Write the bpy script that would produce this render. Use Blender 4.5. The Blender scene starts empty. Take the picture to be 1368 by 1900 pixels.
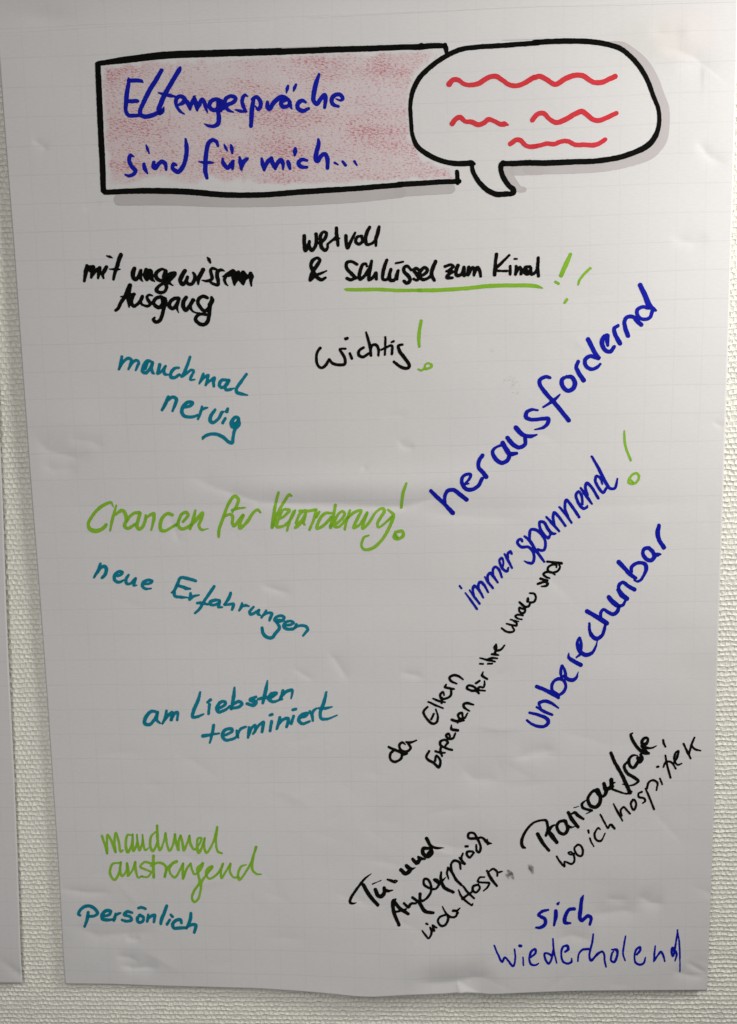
import bpy, math, random
import numpy as np

AMB = 0.06
LAMP1 = [1.1, -0.45, 0.32]
P1 = 5.8
FILL_LAMP = [0.1, -0.65, -0.42]
P2 = 0.98
P3 = 21.0
STX = 0.6
STZ = 0.33
# ------------------------------------------------------------------ camera
sc = bpy.context.scene
CX, CY, CZ = 0.345713, -0.715490, 0.002801
YAW, PIT, ROL, FPX = -0.0358920, -0.1141615, -0.0212273, 1426.11
_fw = np.array([math.sin(YAW)*math.cos(PIT), math.cos(YAW)*math.cos(PIT), math.sin(PIT)])
_rt = np.array([math.cos(YAW), -math.sin(YAW), 0.0])
_up = np.cross(_rt, _fw)
RT = _rt*math.cos(ROL)+_up*math.sin(ROL)
UP = -_rt*math.sin(ROL)+_up*math.cos(ROL)
FW = _fw
cam_d = bpy.data.cameras.new("camera")
cam = bpy.data.objects.new("camera", cam_d)
sc.collection.objects.link(cam)
import mathutils
cam.matrix_world = mathutils.Matrix(((RT[0], UP[0], -FW[0], CX), (RT[1], UP[1], -FW[1], CY),
                                     (RT[2], UP[2], -FW[2], CZ), (0, 0, 0, 1)))
cam_d.sensor_fit = 'VERTICAL'
cam_d.sensor_height = 24.0
cam_d.lens = 24.0*FPX/1900.0
cam_d.clip_start = 0.01
cam_d.clip_end = 50
sc.camera = cam

# ------------------------------------------------------------------ light
w = bpy.data.worlds.new("World"); sc.world = w; w.use_nodes = True
bg = w.node_tree.nodes["Background"]
bg.inputs[0].default_value = (1.0, 0.985, 0.95, 1); bg.inputs[1].default_value = AMB

def area(name, loc, target, size, watts, col, shape='DISK'):
    l = bpy.data.lights.new(name, 'AREA'); l.shape = shape; l.size = size
    l.energy = watts; l.color = col
    o = bpy.data.objects.new(name, l); sc.collection.objects.link(o)
    o.location = loc
    d = mathutils.Vector(target)-mathutils.Vector(loc)
    o.rotation_euler = d.to_track_quat('-Z', 'Y').to_euler()
    return o
area("room_or_fill_lamp", LAMP1, (0.45, 0, 0.0), 0.30, P1, (1.0, 0.975, 0.93))
area("room_or_fill_lamp", FILL_LAMP, (0.3, 0, -0.3), 0.5, P2, (1.0, 0.985, 0.955))  # added low frontal fill for the lower left, not a lamp of the room
area("ceiling_lamp", (0.3, -2.2, 1.8), (0.3, 0, -0.3), 0.7, P3, (1.0, 0.985, 0.95))
sc.view_settings.view_transform = 'Standard'
sc.view_settings.look = 'None'
sc.view_settings.exposure = 0
sc.view_settings.gamma = 1
sc.render.engine = 'CYCLES'

# ------------------------------------------------------------------ pixel (of the 1368x1900 photograph) -> plane
def unproj(px, py, Y):
    """px,py arrays; Y depth (array or scalar) of the surface; returns x,z on it"""
    a = (np.asarray(px, float)-684.0)/FPX; b = (950.0-np.asarray(py, float))/FPX
    dx = FW[0]+a*RT[0]+b*UP[0]; dy = FW[1]+a*RT[1]+b*UP[1]; dz = FW[2]+a*RT[2]+b*UP[2]
    t = (Y-CY)/dy
    return CX+t*dx, CZ+t*dz

# ------------------------------------------------------------------ the sheet's relief: height map (metres towards the viewer)
X0, X1, Z0, Z1, DH = -0.06, 0.72, -0.62, 0.42, 0.001
NX, NZ = int((X1-X0)/DH)+1, int((Z1-Z0)/DH)+1
gx = X0+np.arange(NX)*DH; gz = Z0+np.arange(NZ)*DH
GX, GZ = np.meshgrid(gx, gz)
def smooth_noise(seed, cell, octaves=1, aniso=1.0):
    r = np.random.RandomState(seed); out = np.zeros_like(GX); amp = 1.0
    for o in range(octaves):
        c = cell/2**o
        nx = int((X1-X0)/c)+4; nz = int((Z1-Z0)/(c/aniso))+4
        g = r.rand(nz, nx)*2-1
        fx = (GX-X0)/c; fz = (GZ-Z0)/(c/aniso)
        ix = fx.astype(int); iz = fz.astype(int); tx = fx-ix; tz = fz-iz
        def cub(p0, p1, p2, p3, t):
            return p1+0.5*t*(p2-p0+t*(2*p0-5*p1+4*p2-p3+t*(3*(p1-p2)+p3-p0)))
        def row(k):
            zz = np.clip(iz+k, 0, nz-1)
            q = [g[zz, np.clip(ix+j, 0, nx-1)] for j in (-1, 0, 1, 2)]
            return cub(*q, tx)
        out += amp*cub(row(-1), row(0), row(1), row(2), tz)
        amp *= 0.5
    return out
H = 0.0009*smooth_noise(3, 0.16)+0.00045*smooth_noise(5, 0.07, 1, 1.5)+0.00011*smooth_noise(8, 0.028, 1, 1.6)+0.000012*smooth_noise(9, 0.008, 2, 1.4)
# the lower middle of the sheet stands off the wall, its corners lie on it
H += 0.011*np.exp(-((GX-0.36)/0.17)**2)*np.clip((-0.33-GZ)/0.24, 0, 1)**1.6

def bulge(px, py, sx_, sy_, amp, rot=0.0):
    global H
    x, z = unproj(px, py, -0.005); s = 0.000518; c, q = math.cos(rot), math.sin(rot)
    a = ((GX-x)*c+(GZ-z)*q)/(sx_*s); b2 = (-(GX-x)*q+(GZ-z)*c)/(sy_*s)
    H = H+amp*np.exp(-a*a-b2*b2)
def fold_cone(A, B, C, decay, k):
    # stiff little fold spreading from A: valley along AB, ridge along AC
    global H
    q = np.array([A, B, C], float); x, z = unproj(q[:, 0], q[:, 1], -0.005)
    an = lambda i: math.degrees(math.atan2(-(z[i]-z[0]), x[i]-x[0]))
    th = np.degrees(np.arctan2(-(GZ-z[0]), GX-x[0])); r = np.hypot(GX-x[0], GZ-z[0])
    b0, c0 = an(1), an(2)
    f = np.where(th < c0, np.clip((th-b0)/(c0-b0), 0, 1), np.clip(1-(th-c0)/decay, 0, 1)**1.5)
    H = H+k*np.minimum(r, 0.024)*f*np.clip(1-(r-0.03)/0.05, 0, 1)
bulge(600, 902, 180, 28, 0.0030)
bulge(790, 905, 110, 26, 0.0012, 0.25)
bulge(830, 1775, 90, 40, 0.0022)
bulge(1250, 70, 60, 34, 0.0016, -0.2)
bulge(120, 790, 70, 40, 0.0012)
def crease(pts, depth, wa, wb, taper=0.35):
    """furrow along a pixel polyline: wa = width above it, wb = below it, in pixels"""
    global H
    p = np.array(pts, float); x, z = unproj(p[:, 0], p[:, 1], -0.005)
    s = 0.000518; wa *= s; wb *= s
    ln_ = np.hypot(p[-1, 0]-p[0, 0], p[-1, 1]-p[0, 1])
    depth = depth*min(1.0, 0.25+ln_/130.0); nar = min(1.0, 0.5+ln_/200.0); wa *= nar; wb *= nar
    m = max(wa, wb)*4
    i0 = max(int((x.min()-m-X0)/DH), 0); i1 = min(int((x.max()+m-X0)/DH)+2, NX)
    j0 = max(int((z.min()-m-Z0)/DH), 0); j1 = min(int((z.max()+m-Z0)/DH)+2, NZ)
    if i1 <= i0 or j1 <= j0: return
    gxx = GX[j0:j1, i0:i1]; gzz = GZ[j0:j1, i0:i1]
    seg = np.hypot(np.diff(x), np.diff(z)); L = seg.sum(); acc = 0
    best = np.full(gxx.shape, 1e9); T = np.zeros_like(best); SG = np.ones_like(best)
    for k in range(len(seg)):
        dx = x[k+1]-x[k]; dz = z[k+1]-z[k]; q = ((gxx-x[k])*dx+(gzz-z[k])*dz)/seg[k]**2
        qc = np.clip(q, 0, 1)
        d = np.hypot(gxx-x[k]-qc*dx, gzz-z[k]-qc*dz)
        c = (gzz-z[k])*dx-(gxx-x[k])*dz
        u = d < best
        best = np.where(u, d, best); T = np.where(u, (acc+qc*seg[k])/L, T); SG = np.where(u, np.sign(c)*np.sign(x[-1]-x[0]+1e-9), SG)
        acc += seg[k]
    tp = np.clip(np.minimum(T, 1-T)/taper, 0, 1); tp = tp*tp*(3-2*tp)
    ww = np.where(SG > 0, wa, wb)
    e = np.sqrt(best**2+0.0006**2)-0.0006
    H[j0:j1, i0:i1] -= 1.6*depth*tp*np.exp(-(e/ww)**1.1)
crease([(372,900),(430,916),(480,932),(560,936),(680,941),(750,941),(800,927),(890,898)], 0.0014, 20, 7)
crease([(340,880),(400,905),(470,928)], 0.0007, 24, 12)
crease([(60,941),(300,940),(700,942),(1000,944),(1330,932)], 0.00022, 16, 10, 0.1)
crease([(760,948),(850,958),(990,962)], 0.0006, 20, 14)
crease([(760,1812),(810,1819),(848,1816),(925,1799)], 0.0026, 34, 34)
fold_cone((846,1814), (925,1852), (862,1850), 50, 0.26)
crease([(1270,1783),(1290,1796),(1318,1812)], 0.0009, 9, 6)
crease([(1240,1800),(1280,1812),(1320,1816)], 0.0008, 14, 10)
crease([(735,816),(752,829),(772,832)], 0.0009, 9, 6)
crease([(700,775),(730,770),(765,772)], 0.0003, 8, 6)
crease([(670,866),(682,872)], 0.0008, 8, 6)
crease([(60,800),(85,835),(140,850),(180,838)], 0.0009, 24, 14)
crease([(70,860),(100,872),(150,868)], 0.0008, 20, 12)
crease([(120,815),(165,818),(200,832)], 0.0006, 14, 10)
crease([(1215,88),(1260,92),(1290,104),(1306,118),(1250,120)], 0.0016, 26, 12)
crease([(1200,55),(1240,62),(1280,60)], 0.0007, 16, 10)
crease([(1322,782),(1348,794)], 0.0006, 8, 5)
crease([(1120,1668),(1150,1672),(1170,1670)], 0.0007, 12, 8)
crease([(1180,1660),(1210,1678),(1240,1680)], 0.0012, 22, 16)
crease([(1080,1700),(1160,1692),(1200,1700)], 0.0009, 24, 18)
crease([(1020,1745),(1060,1735),(1110,1748)], 0.0009, 20, 16)
crease([(215,1790),(245,1799),(300,1796)], 0.0012, 18, 9)
crease([(228,1742),(245,1746),(262,1744)], 0.0010, 10, 6)
crease([(120,1715),(180,1740),(300,1730)], 0.0012, 26, 20)
crease([(210,1775),(240,1780),(260,1790)], 0.0010, 14, 10)
crease([(100,1650),(160,1659),(215,1658)], 0.0006, 8, 6)
crease([(604,1205),(625,1230),(650,1272)], 0.0006, 12, 8)
crease([(740,1248),(755,1252),(790,1258)], 0.0007, 9, 7)
crease([(950,1414),(990,1398),(1040,1392)], 0.0007, 16, 8)
crease([(480,1085),(515,1097),(545,1103)], 0.0007, 9, 6)
crease([(540,1238),(570,1258),(590,1262)], 0.0005, 8, 6)
crease([(310,950),(330,1002),(350,1000)], 0.0004, 8, 6)
crease([(150,390),(170,382),(190,372)], 0.0004, 8, 6)
crease([(56,255),(78,270),(90,282)], 0.0007, 9, 7)
crease([(60,30),(85,34),(120,30)], 0.0006, 12, 8)
crease([(500,45),(530,54),(560,52)], 0.0006, 10, 12)
crease([(1290,255),(1320,290),(1355,305)], 0.0007, 12, 9)
crease([(1240,440),(1290,450),(1320,436)], 0.0006, 14, 10)
crease([(790,1560),(850,1575),(930,1560)], 0.0006, 20, 16)
crease([(850,1420),(880,1448),(940,1450)], 0.0006, 20, 12)
_r = random.Random(21)
for k in range(110):
    px = _r.uniform(20, 1340); py = _r.choice([_r.uniform(60, 1840), _r.uniform(1350, 1840)])
    a = _r.gauss(0.1, 0.45); ln = _r.uniform(22, 75)
    bend = _r.uniform(-8, 8)
    c, s_ = math.cos(a), math.sin(a)
    crease([(px-c*ln, py-s_*ln), (px+bend*s_, py+bend), (px+c*ln, py+s_*ln)],
           _r.choice([-1, 1, 1])*_r.uniform(0.00004, 0.00024)*(1.4 if py > 1300 else 1), _r.uniform(7, 22), _r.uniform(5, 12), 0.5)
H = np.maximum(H, -0.0016+0.25*(H+0.0016))
def hsample(x, z):
    fx = np.clip((np.asarray(x)-X0)/DH, 0, NX-2); fz = np.clip((np.asarray(z)-Z0)/DH, 0, NZ-2)
    ix = fx.astype(int); iz = fz.astype(int); tx = fx-ix; tz = fz-iz
    return (H[iz, ix]*(1-tx)+H[iz, ix+1]*tx)*(1-tz)+(H[iz+1, ix]*(1-tx)+H[iz+1, ix+1]*tx)*tz
BASE = 0.0034
def sheet_y(x, z, off=0.0): return -(BASE+hsample(x, z)+off)
def px2sheet(px, py):
    Y = -BASE
    for k in range(4):
        x, z = unproj(px, py, Y); Y = sheet_y(x, z)
    return x, z

# ------------------------------------------------------------------ materials
def mat(name):
    m = bpy.data.materials.new(name); m.use_nodes = True
    nt = m.node_tree; b = nt.nodes["Principled BSDF"]
    return m, nt, b
def N(nt, t, **kw):
    n = nt.nodes.new(t)
    for k, v in kw.items(): setattr(n, k, v)
    return n
def math_n(nt, op, a, b=None, c=None, clamp=False):
    n = nt.nodes.new('ShaderNodeMath'); n.operation = op; n.use_clamp = clamp
    for i, v in enumerate((a, b, c)):
        if v is None: continue
        if isinstance(v, (int, float)): n.inputs[i].default_value = v
        else: nt.links.new(v, n.inputs[i])
    return n.outputs[0]
def mixc(nt, fac, a, b, mode='MIX'):
    n = nt.nodes.new('ShaderNodeMix'); n.data_type = 'RGBA'; n.blend_type = mode
    for s, v in ((n.inputs[0], fac), (n.inputs[6], a), (n.inputs[7], b)):
        if isinstance(v, (int, float)): s.default_value = v
        elif isinstance(v, tuple): s.default_value = v
        else: nt.links.new(v, s)
    return n.outputs[2]
def noise(nt, vec, scale, detail=2.0, rough=0.5, dist=0.0):
    n = nt.nodes.new('ShaderNodeTexNoise'); n.inputs['Scale'].default_value = scale
    n.inputs['Detail'].default_value = detail; n.inputs['Roughness'].default_value = rough
    n.inputs['Distortion'].default_value = dist
    nt.links.new(vec, n.inputs['Vector']); return n.outputs[0]
def mapr(nt, v, a, b, c=0.0, d=1.0, smooth=True):
    n = nt.nodes.new('ShaderNodeMapRange'); n.clamp = True
    if smooth: n.interpolation_type = 'SMOOTHSTEP'
    nt.links.new(v, n.inputs[0]); n.inputs[1].default_value = a; n.inputs[2].default_value = b
    n.inputs[3].default_value = c; n.inputs[4].default_value = d
    return n.outputs[0]
def coords(nt, scale=None):
    g = nt.nodes.new('ShaderNodeTexCoord')
    o = g.outputs['Object']
    if scale:
        m = nt.nodes.new('ShaderNodeMapping'); m.inputs['Scale'].default_value = scale
        nt.links.new(o, m.inputs['Vector']); o = m.outputs[0]
    return o

PAPER = (0.758, 0.743, 0.748, 1)
def paper_colour(nt):
    """squared flip-chart paper: faint printed 25 mm squares, in the sheet's own coordinates"""
    o = coords(nt)
    sx = nt.nodes.new('ShaderNodeSeparateXYZ'); nt.links.new(o, sx.inputs[0])
    n1 = noise(nt, o, 9.0, 1.0)
    wob = math_n(nt, 'MULTIPLY_ADD', n1, 0.004, -0.002)
    def lines(c, off):
        u = math_n(nt, 'ADD', math_n(nt, 'ADD', c, wob), off)
        f = math_n(nt, 'FRACT', math_n(nt, 'DIVIDE', u, 0.025))
        d = math_n(nt, 'ABSOLUTE', math_n(nt, 'SUBTRACT', f, 0.5))
        return mapr(nt, d, 0.5-0.030, 0.5-0.008)
    lx = lines(sx.outputs['X'], -0.0224+0.05); lz = lines(sx.outputs['Z'], -0.2067+1.0)
    g = math_n(nt, 'MAXIMUM', math_n(nt, 'MULTIPLY', lx, 0.55), lz)
    # print strength wanders; second set of finer hairlines from the weave of the sheet
    s = mapr(nt, noise(nt, o, 14.0, 3.0), 0.3, 0.7, 0.45, 1.0)
    g = math_n(nt, 'MULTIPLY', g, s)
    cloud = noise(nt, o, 5.0, 3.0)
    base = mixc(nt, cloud, (PAPER[0]*0.985, PAPER[1]*0.99, PAPER[2], 1), (PAPER[0], PAPER[1]*0.995, PAPER[2]*0.975, 1))
    fl = coords(nt, (180, 1, 700))
    fib = mapr(nt, noise(nt, fl, 1.0, 2.0), 0.35, 0.65, 0.985, 1.01)
    fibc = nt.nodes.new('ShaderNodeCombineColor')
    for i in range(3): nt.links.new(fib, fibc.inputs[i])
    base = mixc(nt, 1.0, base, fibc.outputs[0], 'MULTIPLY')
    # warm faded stain spot near the top right, as on the sheet
    return mixc(nt, math_n(nt, 'MULTIPLY', g, 0.19), base, (0.42, 0.45, 0.50, 1)), o, sx

def spot(nt, sx, cx, cz, rx, rz):
    a = math_n(nt, 'POWER', math_n(nt, 'DIVIDE', math_n(nt, 'SUBTRACT', sx.outputs['X'], cx), rx), 2.0)
    b = math_n(nt, 'POWER', math_n(nt, 'DIVIDE', math_n(nt, 'SUBTRACT', sx.outputs['Z'], cz), rz), 2.0)
    return mapr(nt, math_n(nt, 'ADD', a, b), 1.0, 0.0)
def paper_bump(nt, o, b, amt=0.12):
    n = noise(nt, o, 900.0, 2.0)
    bp = nt.nodes.new('ShaderNodeBump'); bp.inputs['Strength'].default_value = amt; bp.inputs['Distance'].default_value = 0.0003
    nt.links.new(n, bp.inputs['Height']); nt.links.new(bp.outputs[0], b.inputs['Normal'])

m_paper, nt, b = mat("flip_chart_paper")
c, o, sx = paper_colour(nt)
# two faint stains: pinkish and greenish, top right
c = mixc(nt, math_n(nt, 'MULTIPLY', spot(nt, sx, STX, STZ, 0.035, 0.028), 0.10), c, (0.9, 0.62, 0.5, 1))
c = mixc(nt, math_n(nt, 'MULTIPLY', spot(nt, sx, STX-0.035, STZ-0.008, 0.04, 0.03), 0.10), c, (0.6, 0.62, 0.45, 1))
nt.links.new(c, b.inputs['Base Color']); b.inputs['Roughness'].default_value = 0.62
b.inputs['Specular IOR Level'].default_value = 0.25
paper_bump(nt, o, b)

def ink(name, thin, thick, spec=0.08, rough=0.6, edge=None):
    """marker ink; vertex attribute 'dens' says how many times the pen passed"""
    m, nt, b = mat(name)
    a = nt.nodes.new('ShaderNodeAttribute'); a.attribute_name = 'dens'
    o = coords(nt)
    n1 = noise(nt, o, 420.0, 3.0); n2 = noise(nt, o, 60.0, 2.0)
    v = math_n(nt, 'ADD', a.outputs['Fac'], math_n(nt, 'MULTIPLY_ADD', n1, 0.3, -0.15))
    v = math_n(nt, 'ADD', v, math_n(nt, 'MULTIPLY_ADD', n2, 0.5, -0.25), clamp=True)
    c = mixc(nt, v, thin+(1,), thick+(1,))
    nt.links.new(c, b.inputs['Base Color']); b.inputs['Roughness'].default_value = rough
    b.inputs['Specular IOR Level'].default_value = spec
    paper_bump(nt, o, b, 0.2)
    return m
M = dict(
    blue=ink("blue_marker_ink", (0.006, 0.013, 0.44), (0.002, 0.002, 0.20)),
    teal=ink("teal_marker_ink", (0.004, 0.235, 0.34), (0.001, 0.125, 0.18)),
    green=ink("green_marker_ink", (0.30, 0.56, 0.040), (0.11, 0.37, 0.004)),
    red=ink("red_marker_ink", (0.72, 0.05, 0.065), (0.60, 0.022, 0.035)),
    black=ink("black_marker_ink", (0.007, 0.007, 0.0065), (0.002, 0.002, 0.002), 0.02, 0.7),
    gray=ink("grey_marker_ink", (0.57, 0.535, 0.535), (0.49, 0.455, 0.455), 0.25, 0.6))
# soft grey smudge: paper darkened by rubbed ink
m, nt, b = mat("smudged_ink")
c, o, sx = paper_colour(nt)
a = nt.nodes.new('ShaderNodeAttribute'); a.attribute_name = 'dens'
f = math_n(nt, 'MULTIPLY', a.outputs['Fac'], mapr(nt, noise(nt, o, 300.0, 3.0), 0.25, 0.7, 0.35, 0.95))
nt.links.new(mixc(nt, f, c, (0.12, 0.12, 0.12, 1)), b.inputs['Base Color']); b.inputs['Roughness'].default_value = 0.65
b.inputs['Specular IOR Level'].default_value = 0.25
M['smudge'] = m
# red pencil / wax crayon shading rubbed over the paper
m, nt, b = mat("red_crayon_shading")
c, o, sx = paper_colour(nt)
a = nt.nodes.new('ShaderNodeAttribute'); a.attribute_name = 'dens'
def rot_coords(nt, ang, scale):
    g = nt.nodes.new('ShaderNodeTexCoord'); mp = nt.nodes.new('ShaderNodeMapping')
    mp.inputs['Rotation'].default_value = (0, ang, 0); mp.inputs['Scale'].default_value = scale
    # rotate first: two mapping nodes
    m1 = nt.nodes.new('ShaderNodeMapping'); m1.inputs['Rotation'].default_value = (0, ang, 0)
    mp.inputs['Rotation'].default_value = (0, 0, 0)
    nt.links.new(g.outputs['Object'], m1.inputs['Vector']); nt.links.new(m1.outputs[0], mp.inputs['Vector'])
    return mp.outputs[0]
bands = noise(nt, rot_coords(nt, -0.10, (9, 1, 62)), 1.0, 3.0, 0.6)
cloud = noise(nt, o, 22.0, 3.0, 0.6)
press = math_n(nt, 'ADD', math_n(nt, 'MULTIPLY', bands, 0.65), math_n(nt, 'MULTIPLY', cloud, 0.5))
press = mapr(nt, press, 0.36, 0.86, 0.0, 1.0)
grain = noise(nt, rot_coords(nt, -0.15, (330, 1, 900)), 1.0, 3.0, 0.65)
th = math_n(nt, 'SUBTRACT', 0.575, math_n(nt, 'MULTIPLY', press, 0.14))
g = math_n(nt, 'DIVIDE', math_n(nt, 'SUBTRACT', grain, th), 0.11, clamp=True)
grain2 = noise(nt, o, 1500.0, 2.0, 0.6)
g2 = math_n(nt, 'MULTIPLY', mapr(nt, grain2, 0.42, 0.62), math_n(nt, 'MULTIPLY_ADD', press, 0.22, 0.20))
f = math_n(nt, 'ADD', math_n(nt, 'MULTIPLY', g, 0.70), g2, clamp=True)
f = math_n(nt, 'MULTIPLY', f, a.outputs['Fac'])
c = mixc(nt, math_n(nt, 'MULTIPLY', a.outputs['Fac'], 0.22), c, (0.72, 0.44, 0.47, 1))
nt.links.new(mixc(nt, f, c, (0.54, 0.07, 0.12, 1)), b.inputs['Base Color']); b.inputs['Roughness'].default_value = 0.6
b.inputs['Specular IOR Level'].default_value = 0.2
M['crayon'] = m

# woven glass-fibre wallpaper: real displacement on a fine mesh
m_wall, nt, b = mat("woven_wallpaper")
o = coords(nt)
sx = nt.nodes.new('ShaderNodeSeparateXYZ')
w1 = nt.nodes.new('ShaderNodeTexNoise'); w1.inputs['Scale'].default_value = 120.0; w1.inputs['Detail'].default_value = 2.0
nt.links.new(o, w1.inputs['Vector'])
vm = nt.nodes.new('ShaderNodeVectorMath'); vm.operation = 'MULTIPLY_ADD'
nt.links.new(w1.outputs['Color'], vm.inputs[0]); vm.inputs[1].default_value = (0.0050, 0, 0.0038); nt.links.new(o, vm.inputs[2])
nt.links.new(vm.outputs[0], sx.inputs[0])
PXW, PZW = 0.0052, 0.0049
zr = math_n(nt, 'DIVIDE', sx.outputs['Z'], PZW)
xr = math_n(nt, 'DIVIDE', sx.outputs['X'], PXW)
row = math_n(nt, 'FLOOR', zr)
half = math_n(nt, 'MULTIPLY', math_n(nt, 'MODULO', math_n(nt, 'ABSOLUTE', row), 2.0), 0.5)
fz = math_n(nt, 'FRACT', zr)
fx = math_n(nt, 'FRACT', math_n(nt, 'ADD', xr, half))
# row profile: full belly, sharp undercut at the bottom
rp = math_n(nt, 'SINE', math_n(nt, 'MULTIPLY', math_n(nt, 'POWER', fz, 0.8), math.pi))
cp = math_n(nt, 'SINE', math_n(nt, 'MULTIPLY', fx, math.pi))
rp = math_n(nt, 'POWER', rp, 0.6); cp = math_n(nt, 'POWER', cp, 0.5)
hv = math_n(nt, 'MULTIPLY', rp, math_n(nt, 'MULTIPLY_ADD', cp, 0.72, 0.28))
n3 = noise(nt, o, 420.0, 4.0, 0.65)
n4 = noise(nt, o, 45.0, 2.0)
hv = math_n(nt, 'MULTIPLY', hv, mapr(nt, n4, 0.3, 0.7, 0.65, 1.1))
hh = math_n(nt, 'ADD', math_n(nt, 'MULTIPLY', hv, 0.0015), math_n(nt, 'MULTIPLY', n3, 0.0015))
dn = nt.nodes.new('ShaderNodeDisplacement'); dn.inputs['Midlevel'].default_value = 0.0; dn.inputs['Scale'].default_value = 1.0
nt.links.new(hh, dn.inputs['Height']); nt.links.new(dn.outputs[0], nt.nodes['Material Output'].inputs['Displacement'])
m_wall.displacement_method = 'BOTH'
wc = mixc(nt, noise(nt, o, 30.0, 3.0), (0.92, 0.905, 0.82, 1), (0.95, 0.94, 0.865, 1))
nt.links.new(wc, b.inputs['Base Color']); b.inputs['Roughness'].default_value = 0.6
b.inputs['Specular IOR Level'].default_value = 0.3

# ------------------------------------------------------------------ helpers to make objects
def mesh_obj(name, V, F, material, parent=None, smooth=True, attr=None):
    me = bpy.data.meshes.new(name)
    V = np.ascontiguousarray(V, dtype=np.float32); F = np.ascontiguousarray(F, dtype=np.int32)
    k = F.shape[1]
    me.vertices.add(len(V)); me.vertices.foreach_set('co', V.ravel())
    me.loops.add(F.size); me.loops.foreach_set('vertex_index', F.ravel())
    me.polygons.add(len(F)); me.polygons.foreach_set('loop_start', np.arange(0, F.size, k, dtype=np.int32))
    me.polygons.foreach_set('use_smooth', np.full(len(F), smooth))
    if attr is not None:
        a = me.attributes.new('dens', 'FLOAT', 'POINT'); a.data.foreach_set('value', attr.astype(np.float32))
    me.update(calc_edges=True); me.validate()
    me.materials.append(material)
    o = bpy.data.objects.new(name, me); sc.collection.objects.link(o)
    if parent: o.parent = parent
    return o
def grid_faces(nu, nv, flip=False):
    i = np.arange(nu-1)[:, None]*nv+np.arange(nv-1)[None, :]
    a = i.ravel(); f = np.stack([a, a+1, a+nv+1, a+nv], 1)
    return f[:, ::-1] if flip else f
def thing(name, label, cat, group=None, loc=(0, 0, 0)):
    e = bpy.data.objects.new(name, None); sc.collection.objects.link(e); e.empty_display_size = 0.05
    e.location = loc; e['label'] = label; e['category'] = cat
    if group: e['group'] = group
    return e

# ------------------------------------------------------------------ wall
def wall():
    Vs, Fs = [], []; n = 0
    def patch(x0, x1, z0, z1, d):
        nonlocal n
        xs = np.linspace(x0, x1, max(2, int(round((x1-x0)/d))+1)); zs = np.linspace(z0, z1, max(2, int(round((z1-z0)/d))+1))
        X, Z = np.meshgrid(xs, zs, indexing='ij')
        Vs.append(np.stack([X.ravel(), np.zeros(X.size), Z.ravel()], 1))
        Fs.append(grid_faces(len(xs), len(zs), True)+n); n += X.size
    d = 0.00085
    patch(-0.075, 0.03, -0.53, 0.32, d); patch(0.62, 0.72, -0.53, 0.40, d)
    patch(-0.075, 0.72, -0.64, -0.53, d)
    patch(0.03, 0.62, -0.53, 0.40, 0.01); patch(-0.075, 0.03, 0.32, 0.40, 0.01)
    patch(-0.6, -0.075, -0.64, 0.40, 0.006); patch(0.72, 1.25, -0.64, 0.40, 0.006)
    patch(-0.6, 1.25, -1.1, -0.64, 0.006); patch(-0.6, 1.25, 0.40, 0.9, 0.01)
    o = mesh_obj("wall", np.concatenate(Vs), np.concatenate(Fs)[:, ::-1], m_wall)
    o['kind'] = 'structure'; o.location.y = 0.0011
    return o
wall()

# ------------------------------------------------------------------ sheets
def interp_curve(pts, n, axis):
    p = np.array(pts, float); t = p[:, axis]
    T = np.linspace(t[0], t[-1], n)
    if axis == 1: return np.interp(T, t, p[:, 0]), T
    return T, np.interp(T, t, p[:, 1])
def arcl(x, z, n):
    s = np.r_[0, np.cumsum(np.hypot(np.diff(x), np.diff(z)))]; t = np.linspace(0, s[-1], n)
    return np.interp(t, s, x), np.interp(t, s, z)
def smoothc(v, k):
    ker = np.hanning(k*2+3)[1:-1]; ker /= ker.sum()
    p = np.concatenate([2*v[0]-v[1:k+1][::-1], v, 2*v[-1]-v[-k-1:-1][::-1]])
    return np.convolve(p, ker, 'same')[k:-k]
NU, NV = 460, 640
LEFT = [(-5,60),(0,125),(8,235),(26,465),(41,680),(57,900),(73,1100),(88,1305),(109,1620),(118,1790),(121,1826)]
RIGHT = [(1369,3),(1366.5,150),(1362,300),(1352.8,600),(1342.5,900),(1332,1200),(1325,1500),(1316,1750),(1312.5,1838)]
BOT = [(126,1835),(213,1835),(316,1838),(400,1839.5),(485,1841.5),(560,1846),(623,1851),(660,1855),(695,1856),(762,1851.5),(830,1849),(870,1847.5),(916,1849),(990,1845),(1069,1841.5),(1200,1839.5),(1312.5,1838)]
TOP = [(-5,60),(50,59),(110,55.5),(200,49),(300,45.5),(400,41.5),(520,35.5),(650,29),(800,22),(900,15.5),(1000,11.5),(1140,9.5),(1250,5.5),(1369,2.5)]
def side(pts, axis, n):
    a, b2 = interp_curve(pts, 400, axis); x, z = px2sheet(a, b2)
    x, z = arcl(x, z, n)
    return smoothc(x, 6), smoothc(z, 6)
Lx, Lz = side(LEFT, 1, NV); Rx, Rz = side(RIGHT, 1, NV)
Bx, Bz = side(BOT, 0, NU); Tx, Tz = side(TOP, 0, NU)
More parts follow.
